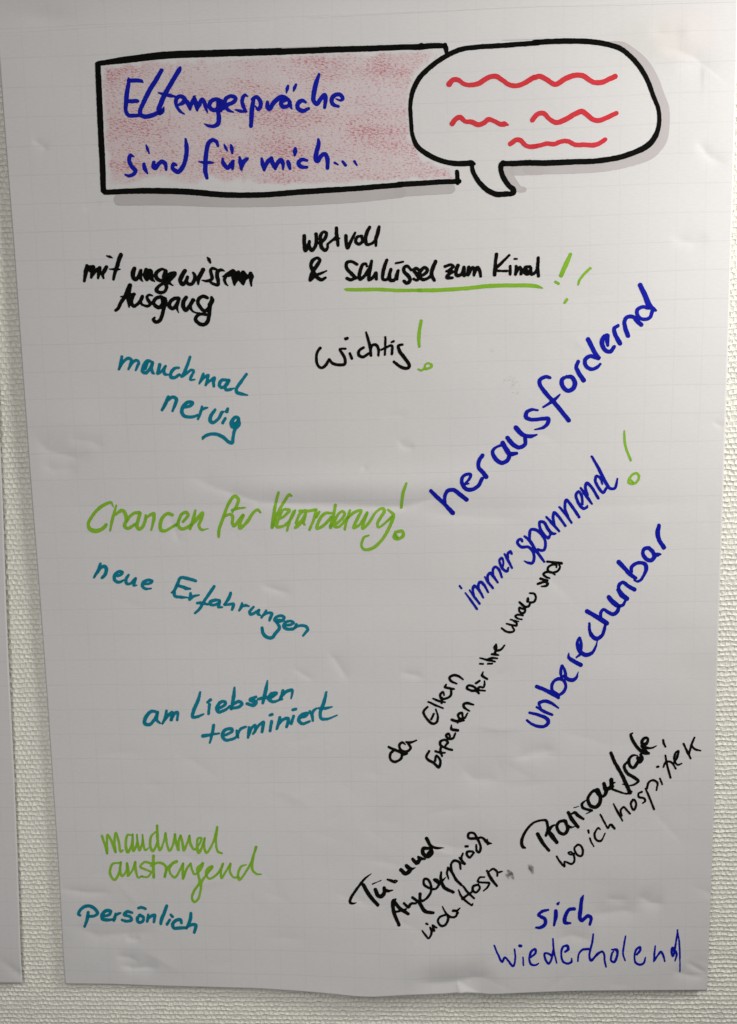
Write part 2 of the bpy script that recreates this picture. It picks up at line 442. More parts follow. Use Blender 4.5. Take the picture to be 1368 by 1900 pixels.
# uneven cut of the edges
u = np.linspace(0, 1, NU)[:, None]; v = np.linspace(0, 1, NV)[None, :]
def tf(L, R, T, B):
    return ((1-u)*L[None, :]+u*R[None, :]+(1-v)*T[:, None]+v*B[:, None]
            -((1-u)*(1-v)*T[0]+u*(1-v)*T[-1]+(1-u)*v*B[0]+u*v*B[-1]))
SX, SZ = tf(Lx, Rx, Tx, Bx), tf(Lz, Rz, Tz, Bz)
sheet = thing("flip_chart_sheet", "large squared flip chart sheet with a pink title box, speech bubble and handwritten words", "poster",
              "flip chart sheets on the wall")
def solid(o, t=0.00016):
    md = o.modifiers.new('paper_thickness', 'SOLIDIFY'); md.thickness = t; md.offset = -1
V = np.stack([SX.ravel(), sheet_y(SX, SZ).ravel(), SZ.ravel()], 1)
po = mesh_obj("paper", V, grid_faces(NU, NV), m_paper, sheet)
solid(po)

def simple_sheet(label, quad, y0, seed, nu=90, nv=120, curl=None):
    """quad: four pixel corners TL TR BR BL on the plane y=-y0"""
    q = np.array(quad, float); x, z = unproj(q[:, 0], q[:, 1], -y0)
    uu = np.linspace(0, 1, nu)[:, None]; vv = np.linspace(0, 1, nv)[None, :]
    X = (1-uu)*(1-vv)*x[0]+uu*(1-vv)*x[1]+uu*vv*x[2]+(1-uu)*vv*x[3]
    Z = (1-uu)*(1-vv)*z[0]+uu*(1-vv)*z[1]+uu*vv*z[2]+(1-uu)*vv*z[3]
    r = random.Random(seed)
    Y = np.full_like(X, 0.0)
    for k in range(16):
        fx, fz, ph = r.uniform(5, 40), r.uniform(5, 40), r.uniform(0, 6.28)
        Y += 0.006/(fx+fz)*np.sin(fx*X+fz*Z*r.choice([-1, 1])+ph)
    if curl: Y = Y+curl(X, Z)
    e = thing("flip_chart_sheet", label, "poster", "flip chart sheets on the wall")
    p = mesh_obj("paper", np.stack([X.ravel(), (-y0-Y).ravel(), Z.ravel()], 1), grid_faces(nu, nv), m_paper, e)
    solid(p)
    return e
# lower edge of the sheet on the left; upper sheet lies behind the top edge of the main one
cx_, cz_ = unproj(20, 1795, -0.0032)
simple_sheet("blank squared sheet at the left edge of the picture, only its right margin showing", 
             [(-420, 470), (-14, 470), (42, 1824), (-420, 1828)], 0.0036, 4, 120, 300,
             lambda X, Z: -0.0013*np.exp(-np.abs(((Z-cz_)+0.8*(X-cx_))/0.006)**1.3)*np.exp(-((X-cx_-0.012)/0.02)**2))
ux_, uz_ = unproj(85, 32, -0.0024)
simple_sheet("blank squared sheet hanging above, its lower part tucked behind the big sheet's top edge",
             [(-60, -500), (1400, -500), (1400, 60), (-40, 110)], 0.0024, 9, 400, 200,
             lambda X, Z: -0.0009*np.exp(-((Z-uz_)/0.007)**2)*np.exp(-((X-ux_)/0.02)**2)+0.20*(np.clip(Z-uz_+0.008, 0, 0.02)**2/0.04+np.clip(Z-uz_-0.012, 0, 0.1)))

# ------------------------------------------------------------------ ink: stroke data in enlarged-crop coordinates
INK = """
@ 220 110 6.218
# Elterngespraeche blue
44 118,218,16 120,250,40 98,400,50 88,520,46 86,595,42 120,648,40 180,650,42 225,650,32
44 120,247,44 200,245,44 262,252,40 285,268,12
44 118,485,40 170,483,44 215,482,42 232,487,20
48 498,130,44 440,230,50 360,360,50 290,500,48 252,600,44 262,645,46 310,662,50 380,650,50 460,615,44 510,590,36
50 715,95,24 700,125,50 620,260,50 540,400,52 490,510,54 465,580,50 480,625,40
50 525,560,14 505,598,50 480,620,50
30 462,388,14 520,402,34 600,420,40 660,430,18
40 700,525,30 745,500,50 765,455,44 715,427,44 672,450,44 664,505,38 680,555,34 712,600,34 760,632,14
40 780,470,30 800,505,50 828,580,22
40 828,575,20 850,500,44 875,445,36
40 875,435,36 890,500,56 908,588,24
40 910,585,24 935,520,50 965,465,44 990,490,44 1005,545,42 1028,612,12
44 1165,470,40 1115,462,44 1062,495,46 1055,555,46 1105,588,44 1150,560,44 1160,500,44
48 1155,480,44 1150,600,46 1160,680,50 1150,745,48 1100,772,42 1040,768,34 990,745,8
44 1185,480,40 1200,540,46 1180,590,40
44 1215,575,24 1260,528,44 1335,490,44 1352,448,40 1300,425,42 1238,460,44 1232,535,42 1270,588,38 1325,610,18
@ 430 110 5.7
40 170,392,12 140,382,34 112,430,38 122,490,40 150,552,26
34 160,554,14 90,548,34 40,533,10
44 240,405,30 220,500,44 212,600,46 205,705,40
42 222,425,36 262,398,38 302,440,42 306,495,42 282,530,34 250,492,10
46 380,455,34 380,505,46 402,525,44 450,455,46 530,397,44 580,410,34
42 600,425,34 545,440,40 522,468,40 550,505,42 600,490,36 622,455,30
40 610,440,34 618,480,44 635,522,14
30 598,282,24 588,315,34 582,355,12
30 682,268,24 668,300,34 657,336,14
44 785,455,24 745,437,42 702,470,44 702,518,44 755,547,44 815,522,28
46 925,160,26 895,250,46 872,350,46 868,440,44 903,472,42 935,430,40 982,378,42 995,420,44 985,512,30
40 1105,420,10 1155,435,28 1175,415,38 1145,373,38 1090,382,46 1057,430,44 1075,478,42 1130,500,26
@ 220 110 6.218
# sind blue
44 182,1125,12 142,1110,42 125,1160,46 150,1230,44 198,1288,42 170,1330,40 125,1345,36 80,1332,20
40 295,1208,34 305,1260,46 338,1320,12
30 320,990,14 335,1030,34 357,1088,12
44 408,1190,40 405,1240,46 428,1258,44 462,1210,44 500,1182,44 540,1205,44 552,1275,28
46 668,1222,24 640,1208,38 626,1255,42 688,1298,48 750,1230,48 785,1100,48 786,1000,46 776,922,20
# fuer blue
46 1150,1002,22 1130,950,40 1085,932,42 1040,970,46 1015,1080,48 1005,1200,50 1005,1300,48 1022,1370,34
34 930,1182,10 980,1192,34 1050,1192,36 1095,1195,14
30 1220,985,12 1238,1020,32 1258,1058,12
36 1298,990,20 1310,1030,44 1315,1085,22
44 1202,1145,20 1212,1200,46 1262,1255,42 1300,1210,46 1330,1172,24
40 1318,1185,40 1318,1262,32
@ 430 110 5.7
40 85,1035,18 95,1090,44 105,1165,26
44 112,1140,26 132,1082,44 160,1055,38 175,1048,16
# mich blue
44 320,1050,22 330,1110,44 345,1172,24
44 345,1168,24 382,1085,44 422,1046,36
44 422,1046,36 435,1100,44 462,1160,28
44 462,1158,26 492,1092,44 522,1064,40 542,1100,40 545,1162,18
40 595,1080,30 606,1110,46 618,1158,26
30 675,938,22 672,975,48 667,1018,20
38 798,1070,26 740,1062,38 707,1100,42 737,1138,40 798,1142,28
44 918,846,20 922,890,42 900,980,46 890,1060,44 908,1078,42 950,1020,42 985,1003,42 1012,1045,44 1015,1152,34
22 1092,1095,22 1125,1115,14
30 1175,1082,24 1205,1122,28
24 1300,1080,26 1325,1120,14
@ 160 60 2.736
# title_frame black
28 65,158,22 200,140,32 400,117,36 620,108,34 900,100,34 1250,88,30 1400,84,28 1600,76,26
26 60,162,26 66,300,28 75,500,28 85,700,28 88,803,26
28 97,812,24 300,805,28 520,810,30 700,825,28 900,825,26 1100,810,28 1368,793,26 1600,774,26
@ 740 60 5.2615
50 0,145,50 100,145,52 200,142,54 222,135,60
50 205,145,56 330,132,50 440,132,46
40 452,125,40 462,160,44 468,212,24
46 0,1485,50 200,1475,48 400,1462,46 590,1455,44
40 570,1360,36 573,1400,38 577,1470,40
# speech_bubble black
46 735,1285,30 710,1270,36 700,1275,50 600,1283,50 500,1275,46 400,1248,46 280,1190,46 180,1110,46 135,1000,36 120,850,36 115,700,36 140,570,44 200,450,46 320,330,46 450,240,46 600,170,46 760,145,44 1000,130,46 1200,115,46 1368,103,48
52 1280,1273,52 1150,1280,50 1030,1282,50
46 1020,1275,46 1000,1300,50 1000,1350,46 1030,1430,46 1080,1500,46 1118,1535,54 1120,1565,50 1090,1578,46
46 718,1285,40 718,1330,38 745,1400,42 800,1480,46 880,1550,48 960,1582,50 1062,1577,50
@ 980 60 4.886
46 60,93,46 250,82,46 400,80,46 560,85,46 700,105,44 830,145,44 930,220,42 1010,310,42 1080,430,38 1130,560,36 1180,690,34 1190,760,34 1185,850,38 1150,950,46 1080,1030,52 960,1090,48 800,1140,46 600,1168,46 400,1175,48 200,1185,50 -20,1184,50
# red_wave red
44 50,412,44 110,400,44 170,430,40 230,468,42 260,470,42 340,420,46 430,390,44 500,395,44 560,435,40 600,455,42 680,450,44 740,422,42 790,400,44
@ 740 60 5.2615
44 492,508,52 530,465,46 580,465,42 640,505,36 700,515,40 780,500,46 880,440,46 950,430,46 1010,465,42 1080,512,42 1150,522,46 1220,500,46 1322,438,46
# red_wave red
44 522,893,46 560,845,46 600,830,46 650,870,38 710,875,44 780,902,44 830,885,44 880,850,44 940,870,38 1000,900,42 1030,895,50 1070,904,12
@ 980 60 4.886
# red_wave red
40 40,795,42 90,740,40 140,735,40 200,790,36 260,818,42 340,790,46 420,745,44 490,718,44 530,745,42 590,790,40 640,800,42 700,780,40 800,733,38
# red_wave red
38 30,1036,38 110,1025,36 170,1010,38 240,1012,38 300,990,38 360,987,38 430,1020,38 500,1020,38 600,1022,40 650,1005,38 700,972,36
@ 740 60 5.2615
40 1090,1090,44 1150,1050,44 1190,1055,42 1240,1105,40 1300,1118,42 1345,1112,42
@ 160 60 2.736
# frame_shadow gray
56 170,850,56 400,848,58 700,858,56 950,855,58 1368,835,56 1600,812,52
@ 740 60 5.2615
85 0,1560,90 250,1545,85 505,1528,92
# bubble_shadow gray
80 1380,1350,80 1120,1355,84
80 1060,1330,110 1080,1410,90 1120,1480,90 1175,1530,60 1222,1535,50
@ 980 60 4.886
80 690,88,6 850,115,60 960,195,80 1060,295,90 1140,435,90 1195,585,90 1230,690,95 1235,850,90 1210,980,90 1110,1100,90 900,1180,80 650,1225,80 400,1238,84 0,1243,90
@ 140 460 7.6
# mit black
50 165,250,44 152,330,60 128,468,34
50 165,268,46 240,266,40 262,270,44
60 252,268,52 245,330,66 226,415,38
40 236,400,30 300,310,50 345,285,40
50 345,280,50 335,350,56 322,428,28
50 195,300,50 215,320,50
50 440,270,46 412,320,56 387,370,50 400,428,22
26 445,113,14 485,125,32 525,140,14
54 645,98,54 620,160,58 590,260,54 560,350,48 540,442,34
26 480,298,10 540,302,28 600,303,26 635,302,8
# ungewissem black
56 835,292,54 815,350,62 820,420,56 858,448,48 895,400,46 925,320,42
50 925,322,50 918,390,50 925,440,40 955,475,10
60 1000,310,56 985,380,62 1010,440,56
60 1010,440,46 1040,385,80 1060,340,70
70 1050,335,80 1065,400,80 1082,440,46 1120,475,10
46 1285,312,14 1220,303,40 1155,340,48 1134,390,54 1170,447,48 1230,462,46 1290,430,46
50 1275,330,60 1260,420,70 1280,500,56 1285,570,44 1255,618,40 1200,630,42 1145,600,50 1170,548,44 1230,508,36 1290,480,46 1330,420,50
@ 300 460 7.6
60 50,480,40 110,450,60 170,390,64 195,355,44 150,352,34 100,385,60 88,460,50 120,503,32 165,532,12
56 330,325,56 290,390,60 265,465,56 300,515,46 340,475,46 365,415,48
48 365,415,46 352,470,46 385,510,46 430,508,46 465,450,46 470,390,42 445,348,26
60 588,308,56 550,380,58 520,440,58 520,512,24
40 645,133,18 670,165,46 690,210,24
40 770,302,30 720,288,38 695,312,42 702,370,46 715,430,46 680,460,44 620,465,28 565,455,8
50 890,327,12 840,310,40 792,335,54 785,400,54 800,460,48 795,522,40 740,510,38 685,480,28
50 860,405,12 920,378,50 980,335,50 1010,318,40
46 905,405,50 888,450,44 905,500,32 938,532,12
70 950,380,60 1010,350,90 1020,430,64 1030,520,26
60 1032,515,20 1055,440,64 1080,355,60
70 1080,350,60 1105,420,80 1155,515,26
60 1157,512,20 1165,430,70 1150,350,56
50 1150,350,56 1190,400,60
50 1190,430,40 1230,400,44 1262,362,44
46 1255,360,46 1275,400,52 1262,450,50 1267,535,16
# Ausgang black
@ 140 460 7.6
50 575,880,40 605,855,44 650,760,48 700,690,54 740,600,60 770,528,60
36 640,690,12 700,680,40 760,662,40 835,655,40
56 770,535,60 755,620,60 745,700,56 755,770,46 760,835,18
50 825,655,50 795,720,56 792,780,50 830,822,40 880,790,42 930,730,44 948,685,44
46 945,690,50 920,760,44 945,805,30
42 1095,675,12 1040,662,34 1012,690,40 1030,740,46 1060,790,46 1020,820,38 940,800,26
50 1250,712,48 1200,692,48 1140,712,48 1103,770,48 1135,820,50 1190,838,50 1240,780,50 1270,720,46
48 1278,745,44 1250,850,50 1225,950,46 1190,1025,50 1140,1045,46 1102,1010,40 1120,985,28
56 1225,710,50 1240,780,50
@ 300 460 7.6
46 240,708,44 180,715,48 125,760,46 112,820,56 160,855,46 210,800,46 250,715,40
44 235,760,44 215,840,42 242,912,10
56 348,700,50 310,760,56 310,830,56 345,880,46 385,830,46 448,738,50
46 445,735,50 410,820,44 430,880,28 480,912,22 540,918,20
46 650,705,42 590,682,44 532,712,48 515,770,48 550,840,44 610,888,46 670,850,46
50 705,700,40 715,735,60 685,800,60 680,870,50 670,960,48 650,1040,54 600,1082,48 540,1070,48 480,1010,46 500,960,44 560,932,34 625,940,40
@ 550 410 5.948
# wertvoll black
38 88,165,38 90,250,38 100,325,40 125,290,32 145,228,32
36 145,228,32 142,270,34 172,322,40 205,290,34 222,230,38 218,145,36
36 210,245,18 270,235,34 320,190,34 333,135,34 300,122,28 268,165,34 270,220,38 280,290,38 320,325,36 345,295,28 345,262,24
22 345,256,24 390,220,24 432,180,22
36 445,78,34 445,140,38 455,200,38 462,270,32
14 420,212,14 480,192,14
36 548,162,34 550,220,36 566,295,38 600,230,34 650,130,22
32 722,165,26 672,180,32 657,230,32 690,255,32 733,225,32 722,170,32
36 810,70,32 780,130,38 765,200,40 780,258,34 830,250,28 875,215,28
38 915,65,32 900,130,42 880,200,38 880,272,28
# and_sign black
38 155,650,36 165,600,36 195,540,42 230,490,38 262,430,34 230,408,28 180,440,36 162,490,36 190,560,36 240,630,38 280,650,34 320,628,28
28 160,650,30 220,600,34 280,575,26 335,550,14
# Schluessel black
34 672,478,28 600,446,30 557,462,32 557,520,34 610,580,38 658,630,34
32 665,625,32 600,650,32 558,632,32
36 780,500,22 770,475,28 740,477,30 712,530,38 697,600,38 702,645,32 750,610,34 800,540,36 830,455,30
38 832,442,30 817,520,38 803,600,38 802,650,30 850,620,32 880,572,32 884,640,32
36 1000,432,30 975,500,38 957,580,38 957,642,32 1000,645,28 1030,590,32 1045,532,30
34 1045,535,32 1030,600,36 1042,655,36 1085,650,34 1110,590,34 1125,548,28
34 1122,555,32 1112,640,34
22 1100,466,20 1135,460,22 1178,450,22
36 1268,540,28 1225,497,32 1192,512,34 1192,560,36 1240,610,38 1255,660,38 1220,688,34 1190,665,32
34 1365,550,24 1325,522,34 1297,540,30 1330,590,38 1352,630,34 1330,655,28 1295,640,28
@ 770 450 4.0235
24 30,250,24 70,238,22 95,205,24 75,187,22 42,212,26 32,250,26 60,276,24 100,265,20 130,235,20
26 155,142,26 135,190,28 125,240,28 145,282,22
# zum black
22 225,180,20 270,166,18 285,178,22 255,208,20 235,216,14
20 240,214,18 285,218,18 250,240,22 238,262,20 280,264,20
24 322,172,26 308,210,24 312,245,24 345,240,22 368,185,22
22 368,188,24 368,245,24 390,235,18
24 402,185,24 398,242,22 428,188,22 440,190,22 442,245,20
22 442,240,20 468,185,22 482,205,24 492,252,20
# Kind black
24 610,88,24 602,150,22 595,240,26
18 705,95,16 650,150,20 600,205,20 650,212,14 690,212,16
20 712,178,20 712,236,20
14 745,122,14 760,123,14
20 757,178,20 752,238,20
20 752,236,18 785,185,20 795,205,22 792,235,20
20 860,180,20 825,185,20 817,222,22 845,236,20 868,190,18
22 868,190,18 872,238,22 905,215,20 922,115,22
24 922,115,22 918,180,24 922,250,22
18 835,205,20 845,220,18
# underline green
@ 550 410 5.948
36 530,752,12 560,757,34 700,758,38 900,755,38 1100,765,36 1368,766,36
@ 770 450 4.0235
28 30,357,27 150,356,28 350,345,28 550,325,30 750,320,28 900,325,30 952,340,12
# exclamation green
30 1162,88,24 1130,160,34 1092,246,32
18 1050,293,20 1072,306,20
18 1135,425,22 1118,450,18
# accent green
18 1310,192,20 1260,240,18 1228,285,18 1219,315,14
@ 570 580 5.472
# wichtig black
26 135,360,28 105,400,26 95,460,26 110,535,26 150,562,26 190,532,26 225,475,24
26 225,475,24 260,515,26 330,532,26 382,522,28 386,470,28 355,410,28 335,372,22 390,367,18
24 435,415,24 455,465,24
28 392,266,28 410,260,26
26 575,355,24 530,385,26 525,430,28 570,450,26 625,415,24
24 600,200,18 620,270,26 640,350,30 650,435,24
24 645,390,20 660,335,24 700,327,26 725,370,26 725,435,20
22 795,250,22 795,330,22 790,428,20
22 755,378,20 800,355,22 860,335,24 862,420,24
18 860,300,18 880,290,20
32 970,325,20 930,335,28 940,390,34 990,460,34 1040,540,30 1020,565,28 960,555,32 882,500,26
# exclamation green
34 1160,85,30 1145,160,34 1135,260,36 1140,345,26
26 1130,575,20 1160,587,24 1190,565,22 1205,525,20 1240,515,24 1268,540,24 1240,565,28 1190,572,26
@ 205 640 5.067
# manchmal teal
26 110,112,26 100,170,30 82,230,18
24 84,225,14 130,150,24 170,125,28 198,140,26 190,185,28 172,228,18
24 178,220,14 215,160,24 248,145,26 268,165,24 255,200,26 240,238,18
26 400,165,20 350,150,30 315,195,30 305,250,30 335,262,30 375,220,28 398,165,24
26 400,170,24 388,220,28 400,260,28 412,272,12
24 350,165,24 330,225,24
26 465,185,30 455,230,28 445,270,24 485,245,22 520,200,22
26 518,200,20 505,245,26 515,275,28 545,278,14
26 645,215,20 610,218,26 572,260,28 570,300,28 600,308,26 650,280,24
26 750,112,20 725,190,28 695,260,28 672,300,20 720,265,22 765,235,24 785,245,22 765,290,24 752,325,20 795,325,10
26 875,272,20 858,320,26 838,362,16
24 840,360,12 880,310,22 920,285,24 912,330,26 898,378,20
24 900,375,14 940,335,22 980,310,26 970,350,28 975,388,22
26 1090,330,26 1050,330,28 1025,380,28 1050,400,28 1100,370,24 1120,335,20
26 1112,330,24 1080,395,28 1090,420,26 1130,418,24 1165,405,10
26 1280,275,24 1230,345,28 1185,415,28 1190,445,28 1240,462,26 1290,472,10
# nervig teal
28 545,490,30 520,550,32 487,612,22
28 490,608,14 540,520,28 590,490,28 622,510,30 610,560,30 585,620,20
26 700,585,24 755,570,26 775,545,26 740,535,26 690,570,30 672,630,32 700,670,28 780,675,26 820,660,24
26 862,580,20 850,630,26 825,695,20
22 850,620,18 880,598,24 915,590,12
30 985,610,24 945,670,32 940,715,30 965,730,28 1020,690,26 1050,635,28 1065,628,16
28 1105,600,26 1095,625,32
28 1082,690,22 1058,732,26
28 1190,760,24 1150,770,34 1140,730,34 1175,680,30 1205,690,28 1195,725,30 1165,745,28
28 1205,700,24 1210,745,32 1170,800,28 1155,870,28 1145,920,32 1110,910,30 1060,865,30 985,838,28 920,845,28 875,870,26 870,885,14
@ 150 890 5.2615
# Chancen green
36 318,265,10 300,225,26 265,228,30 180,280,32 110,360,30 75,430,30 90,480,40 150,500,40 220,475,36 250,440,30
28 348,250,18 330,320,28 305,410,30 288,500,16
34 340,345,18 380,310,34 410,300,34 440,340,34 445,400,32 430,450,34 460,475,30 530,435,28
34 575,320,30 530,325,30 480,360,28 450,410,24
32 580,330,34 560,400,32 550,450,34 570,485,28 605,460,30 630,400,30 635,345,18
28 630,385,18 670,350,26 715,330,30 715,380,32 690,490,20
34 895,345,30 850,330,32 800,370,32 778,440,34 785,490,34 820,500,30 880,470,28 930,440,26
32 935,450,20 958,400,30 985,340,30 1030,318,28 1050,345,30 1000,410,24
30 955,400,26 955,450,30 985,480,32 1040,465,28 1080,440,28
34 1120,300,22 1105,370,32 1070,480,26
40 1085,440,30 1140,380,34 1190,325,30 1180,380,30 1155,450,28 1180,488,28 1245,478,8
@ 390 890 3.6
# fuer green
20 150,215,14 180,170,18 190,130,22 165,110,22 130,150,20 90,250,20 60,340,20 58,382,16
16 145,205,14 170,195,22 235,187,8
20 90,250,14 130,232,18 150,240,20 150,290,20 160,310,18 200,260,18 220,235,16
22 225,240,16 200,290,24 200,325,20 250,280,22 290,220,18 320,200,18 337,218,14
# Veraenderung green
20 458,85,16 435,180,20 415,310,22
24 415,320,20 450,230,20 500,140,18 530,100,20 545,108,12
20 455,270,14 500,240,18 530,205,20 490,200,16 470,240,18 445,310,22 490,310,18 550,250,16 570,205,14
18 560,210,16 535,270,18 515,340,14
18 575,290,18 600,230,20 640,205,18 620,260,18 570,320,18 610,290,16 632,250,16
20 600,208,20 650,210,20 705,200,18
20 640,230,18 625,290,18 632,300,14
20 710,200,18 695,260,20 665,335,16
22 830,225,14 770,225,20 730,270,20 715,325,20 760,305,20 810,250,20
22 838,170,20 825,240,20 805,320,22
18 730,215,16 710,250,16
18 800,310,16 850,290,18 900,230,18 885,210,16 850,240,18 830,310,18 860,315,16 920,250,18
20 935,205,16 915,270,18 900,332,16
20 920,260,14 960,220,20 1010,205,18 990,250,20 960,320,20 1000,300,18 1050,220,18
20 1050,225,18 1025,290,20 1020,325,20 1060,290,18 1110,215,16 1150,192,20 1165,205,22 1120,290,18 1125,318,16 1170,290,16 1215,245,16
22 1190,200,14 1225,235,22 1210,290,22 1150,400,20 1080,460,20 1030,465,18 1012,440,16 1030,385,16 1060,372,12
# exclamation green
22 1312,25,16 1290,90,20 1278,185,18
22 1240,350,20 1285,345,20 1290,375,20 1255,395,22 1230,385,22 1235,355,16
22 1238,365,16 1250,385,20
@ 160 1030 5.7
# neue teal
30 152,92,26 128,160,30 85,235,22
30 130,180,18 160,130,30 200,118,30 215,150,34 205,200,34 170,240,26
30 330,220,24 370,205,26 385,180,28 345,175,30 305,210,32 305,265,32 345,285,30 400,265,18
28 450,210,24 425,255,30 430,300,30 470,300,26 520,250,26
28 525,245,24 512,290,28 505,318,24 540,318,12
30 620,305,24 670,300,26 700,275,26 665,262,28 610,285,32 598,330,32 630,355,28 690,352,12
# Erfahrungen teal
32 1160,272,28 1085,250,34 1000,240,30 970,300,34 925,385,26 905,395,16
30 965,320,26 1020,335,30 1060,352,34 1105,355,14
30 930,385,34 940,430,30 1010,445,30 1075,448,12
30 1105,405,26 1105,440,34 1095,470,24 1140,435,26 1195,422,14
@ 360 1060 5.7
30 215,160,28 160,240,30 100,330,28 60,400,28 15,440,22
32 35,335,24 90,335,34 150,350,20
30 270,305,24 225,305,32 175,325,32 175,350,28 220,355,28 275,325,24
30 275,310,24 268,345,28 260,378,26 300,380,16
32 390,230,30 370,285,34 325,350,26
28 325,355,20 370,350,26 420,345,28 415,375,30 405,405,24
28 510,340,24 500,380,30 480,412,20
26 505,370,22 545,360,28 585,368,14
28 630,378,22 590,430,30 600,455,28 650,435,26 690,410,26
28 690,410,24 680,450,30 705,465,14
28 765,415,22 745,450,28 715,490,20
28 725,475,16 780,440,28 825,445,28 810,490,30 800,520,24
30 950,520,22 890,515,28 855,520,28 870,485,28 930,470,28 955,490,28 935,520,26 880,540,26
30 865,530,22 890,560,28 905,600,32 860,660,32 830,700,32 780,700,32 735,660,34 722,600,30
28 970,570,20 1020,565,26 1055,545,24 1020,525,24 965,545,28 950,585,30 985,610,28 1050,610,28
28 1085,560,24 1070,595,30
28 1060,600,20 1120,575,28 1180,580,30 1205,615,32 1180,650,28 1155,680,20
@ 250 1250 3.5077
# am teal
18 150,250,16 110,245,20 70,290,22 68,325,22 100,330,20 140,280,18 150,250,16
18 150,250,18 145,300,20 165,322,10
18 208,240,14 200,285,20 182,325,12
16 195,305,12 225,265,18 245,250,16 240,300,20
16 238,300,14 265,255,20 280,250,16 278,300,16
# Liebsten teal
18 427,120,12 415,170,20 385,240,22 378,280,18 410,280,18 450,262,10
18 488,200,18 482,262,16
18 475,185,14 495,170,18
18 550,225,16 590,200,18 590,182,16 560,185,20 535,225,20 545,248,20 590,235,16 620,210,12
20 650,90,12 645,150,22 628,230,14
20 640,200,16 680,180,20 700,195,18 680,215,18 635,225,16
20 790,150,16 755,170,24 790,185,22 775,205,20 732,195,18
20 865,45,8 855,100,24 835,190,18
16 805,165,16 850,155,20 900,150,14
18 870,165,16 905,145,18 925,125,16 890,130,18 875,165,22 900,182,18 960,165,12
18 965,110,18 958,140,18 945,165,14
18 955,150,14 990,115,20 1025,108,20 1020,160,10
# terminiert teal
20 445,405,22 490,398,18 550,388,10
20 515,335,18 505,390,20 490,450,10
18 590,400,16 635,375,18 635,360,18 590,365,20 572,400,22 590,430,18 650,420,16 675,400,12
18 665,370,14 668,400,18 675,415,14
16 670,400,12 690,360,18 725,345,12
18 745,350,16 745,385,22 738,415,14
16 745,400,12 765,350,16 785,335,16 785,370,18 772,390,14
16 785,370,12 815,330,18 840,315,16 835,345,20 830,378,16
18 892,310,18 882,370,18
16 880,270,16 895,265,18
18 945,285,18 935,330,18 925,360,14
16 935,335,12 965,300,18 1000,290,18 998,320,20 990,345,18
18 1035,275,16 1020,325,18
16 1030,235,16 1050,230,18
16 1085,285,16 1115,275,16 1125,258,16 1090,265,18 1068,300,22 1090,325,18 1140,310,14
18 1140,245,14 1155,270,20 1160,305,14
16 1155,270,14 1165,240,16 1185,225,10
20 1248,120,14 1235,180,22 1210,250,20 1215,290,18 1250,295,16 1318,270,8
18 1200,225,14 1240,225,18 1285,215,8
@ 180 1520 4.275
# mauchmal green
18 40,130,16 60,190,18 82,270,18
18 84,268,16 80,180,16 85,125,18 105,150,18 148,260,18
18 148,255,18 140,180,18 150,108,18 175,180,18 190,258,16 208,245,12
18 285,130,10 245,125,18 230,200,20 245,260,22 275,210,18 285,120,16
18 285,120,16 285,200,20 290,250,20 320,190,18 318,120,12
18 318,125,14 325,190,18 340,245,20 362,180,16 362,120,12
16 362,125,14 370,200,18 385,245,16 410,228,8
20 465,100,12 430,140,18 425,220,20 445,250,22 480,180,18 478,50,18
20 478,55,18 482,160,22 500,245,18 530,180,16 545,110,16
18 545,112,18 560,210,18 578,250,18 605,200,16 620,120,16
18 620,120,18 630,190,20 648,245,18 650,170,16 665,130,20
18 665,130,18 680,190,20 690,245,20 720,180,16 735,130,18
18 735,135,18 745,200,20 775,240,18 810,200,18 830,150,16 805,150,18 795,210,20 808,265,22 835,220,18 855,150,16
18 855,155,16 850,210,20 870,265,18 920,190,16 955,65,18
20 955,62,18 945,180,18 960,255,18 992,270,14
# austrengend green
18 180,345,14 125,355,18 105,430,20 140,480,20 175,430,18 190,340,16
18 190,345,18 185,400,18 200,450,18 235,410,16 240,350,18
18 240,350,18 250,410,18 245,450,16 280,410,16 305,340,16
18 305,340,18 310,410,20 330,462,14 360,450,10
18 430,350,16 380,340,18 345,375,18 390,400,16 430,420,16 400,458,16 350,452,12
22 450,290,22 448,370,22 452,460,22
20 430,370,14 480,345,18 520,350,20 550,380,22 540,455,20
18 535,455,12 560,390,20 600,350,22 632,335,24
18 600,350,24 575,390,18 590,440,18 620,460,18 660,400,16 685,350,18
20 685,352,18 682,410,20 685,470,20
18 690,460,16 715,390,20 745,350,14
18 745,350,16 755,400,18 775,435,18 805,420,16 830,380,24 840,350,24
20 840,350,20 800,390,24 805,440,18 815,500,20 770,570,20 755,625,18 775,655,18 805,630,18 825,550,18 830,500,20 870,440,18 915,380,22
18 915,370,18 880,390,18 865,430,18 890,470,18 950,440,18 995,370,18 1000,350,14
18 1000,355,18 985,410,18 990,465,18 1020,420,18 1060,350,16
18 1060,355,18 1055,410,18 1085,460,16 1125,460,18
20 1185,360,10 1145,375,18 1120,440,20 1130,480,18 1180,420,18 1230,330,18 1262,220,20
20 1265,220,18 1235,320,22 1235,400,20 1270,435,18 1305,435,8
@ 130 1660 5.2615
# persoenlich teal
28 100,200,20 85,190,28 110,140,28 175,108,28 235,130,30 270,180,30 240,205,26 180,212,24
28 178,172,26 172,230,32 145,310,24
28 330,210,22 385,195,26 400,160,28 355,155,28 315,195,30 320,235,32 370,245,28 420,240,18
26 445,185,20 440,220,30 430,250,24
24 435,215,20 465,190,26 495,178,14
28 610,175,20 560,165,30 530,195,28 590,215,26 600,245,28 555,258,28 510,245,22
26 670,130,24 700,122,26 738,138,22
28 690,195,22 660,230,30 670,268,28 710,260,26 718,220,28 680,200,28
26 765,195,22 760,235,28 755,260,24
24 760,235,20 800,205,28 830,200,26 825,235,26 820,268,20
30 945,110,28 920,180,32 895,240,32 888,282,26
28 975,245,24 950,285,28
28 985,195,22 1002,215,26
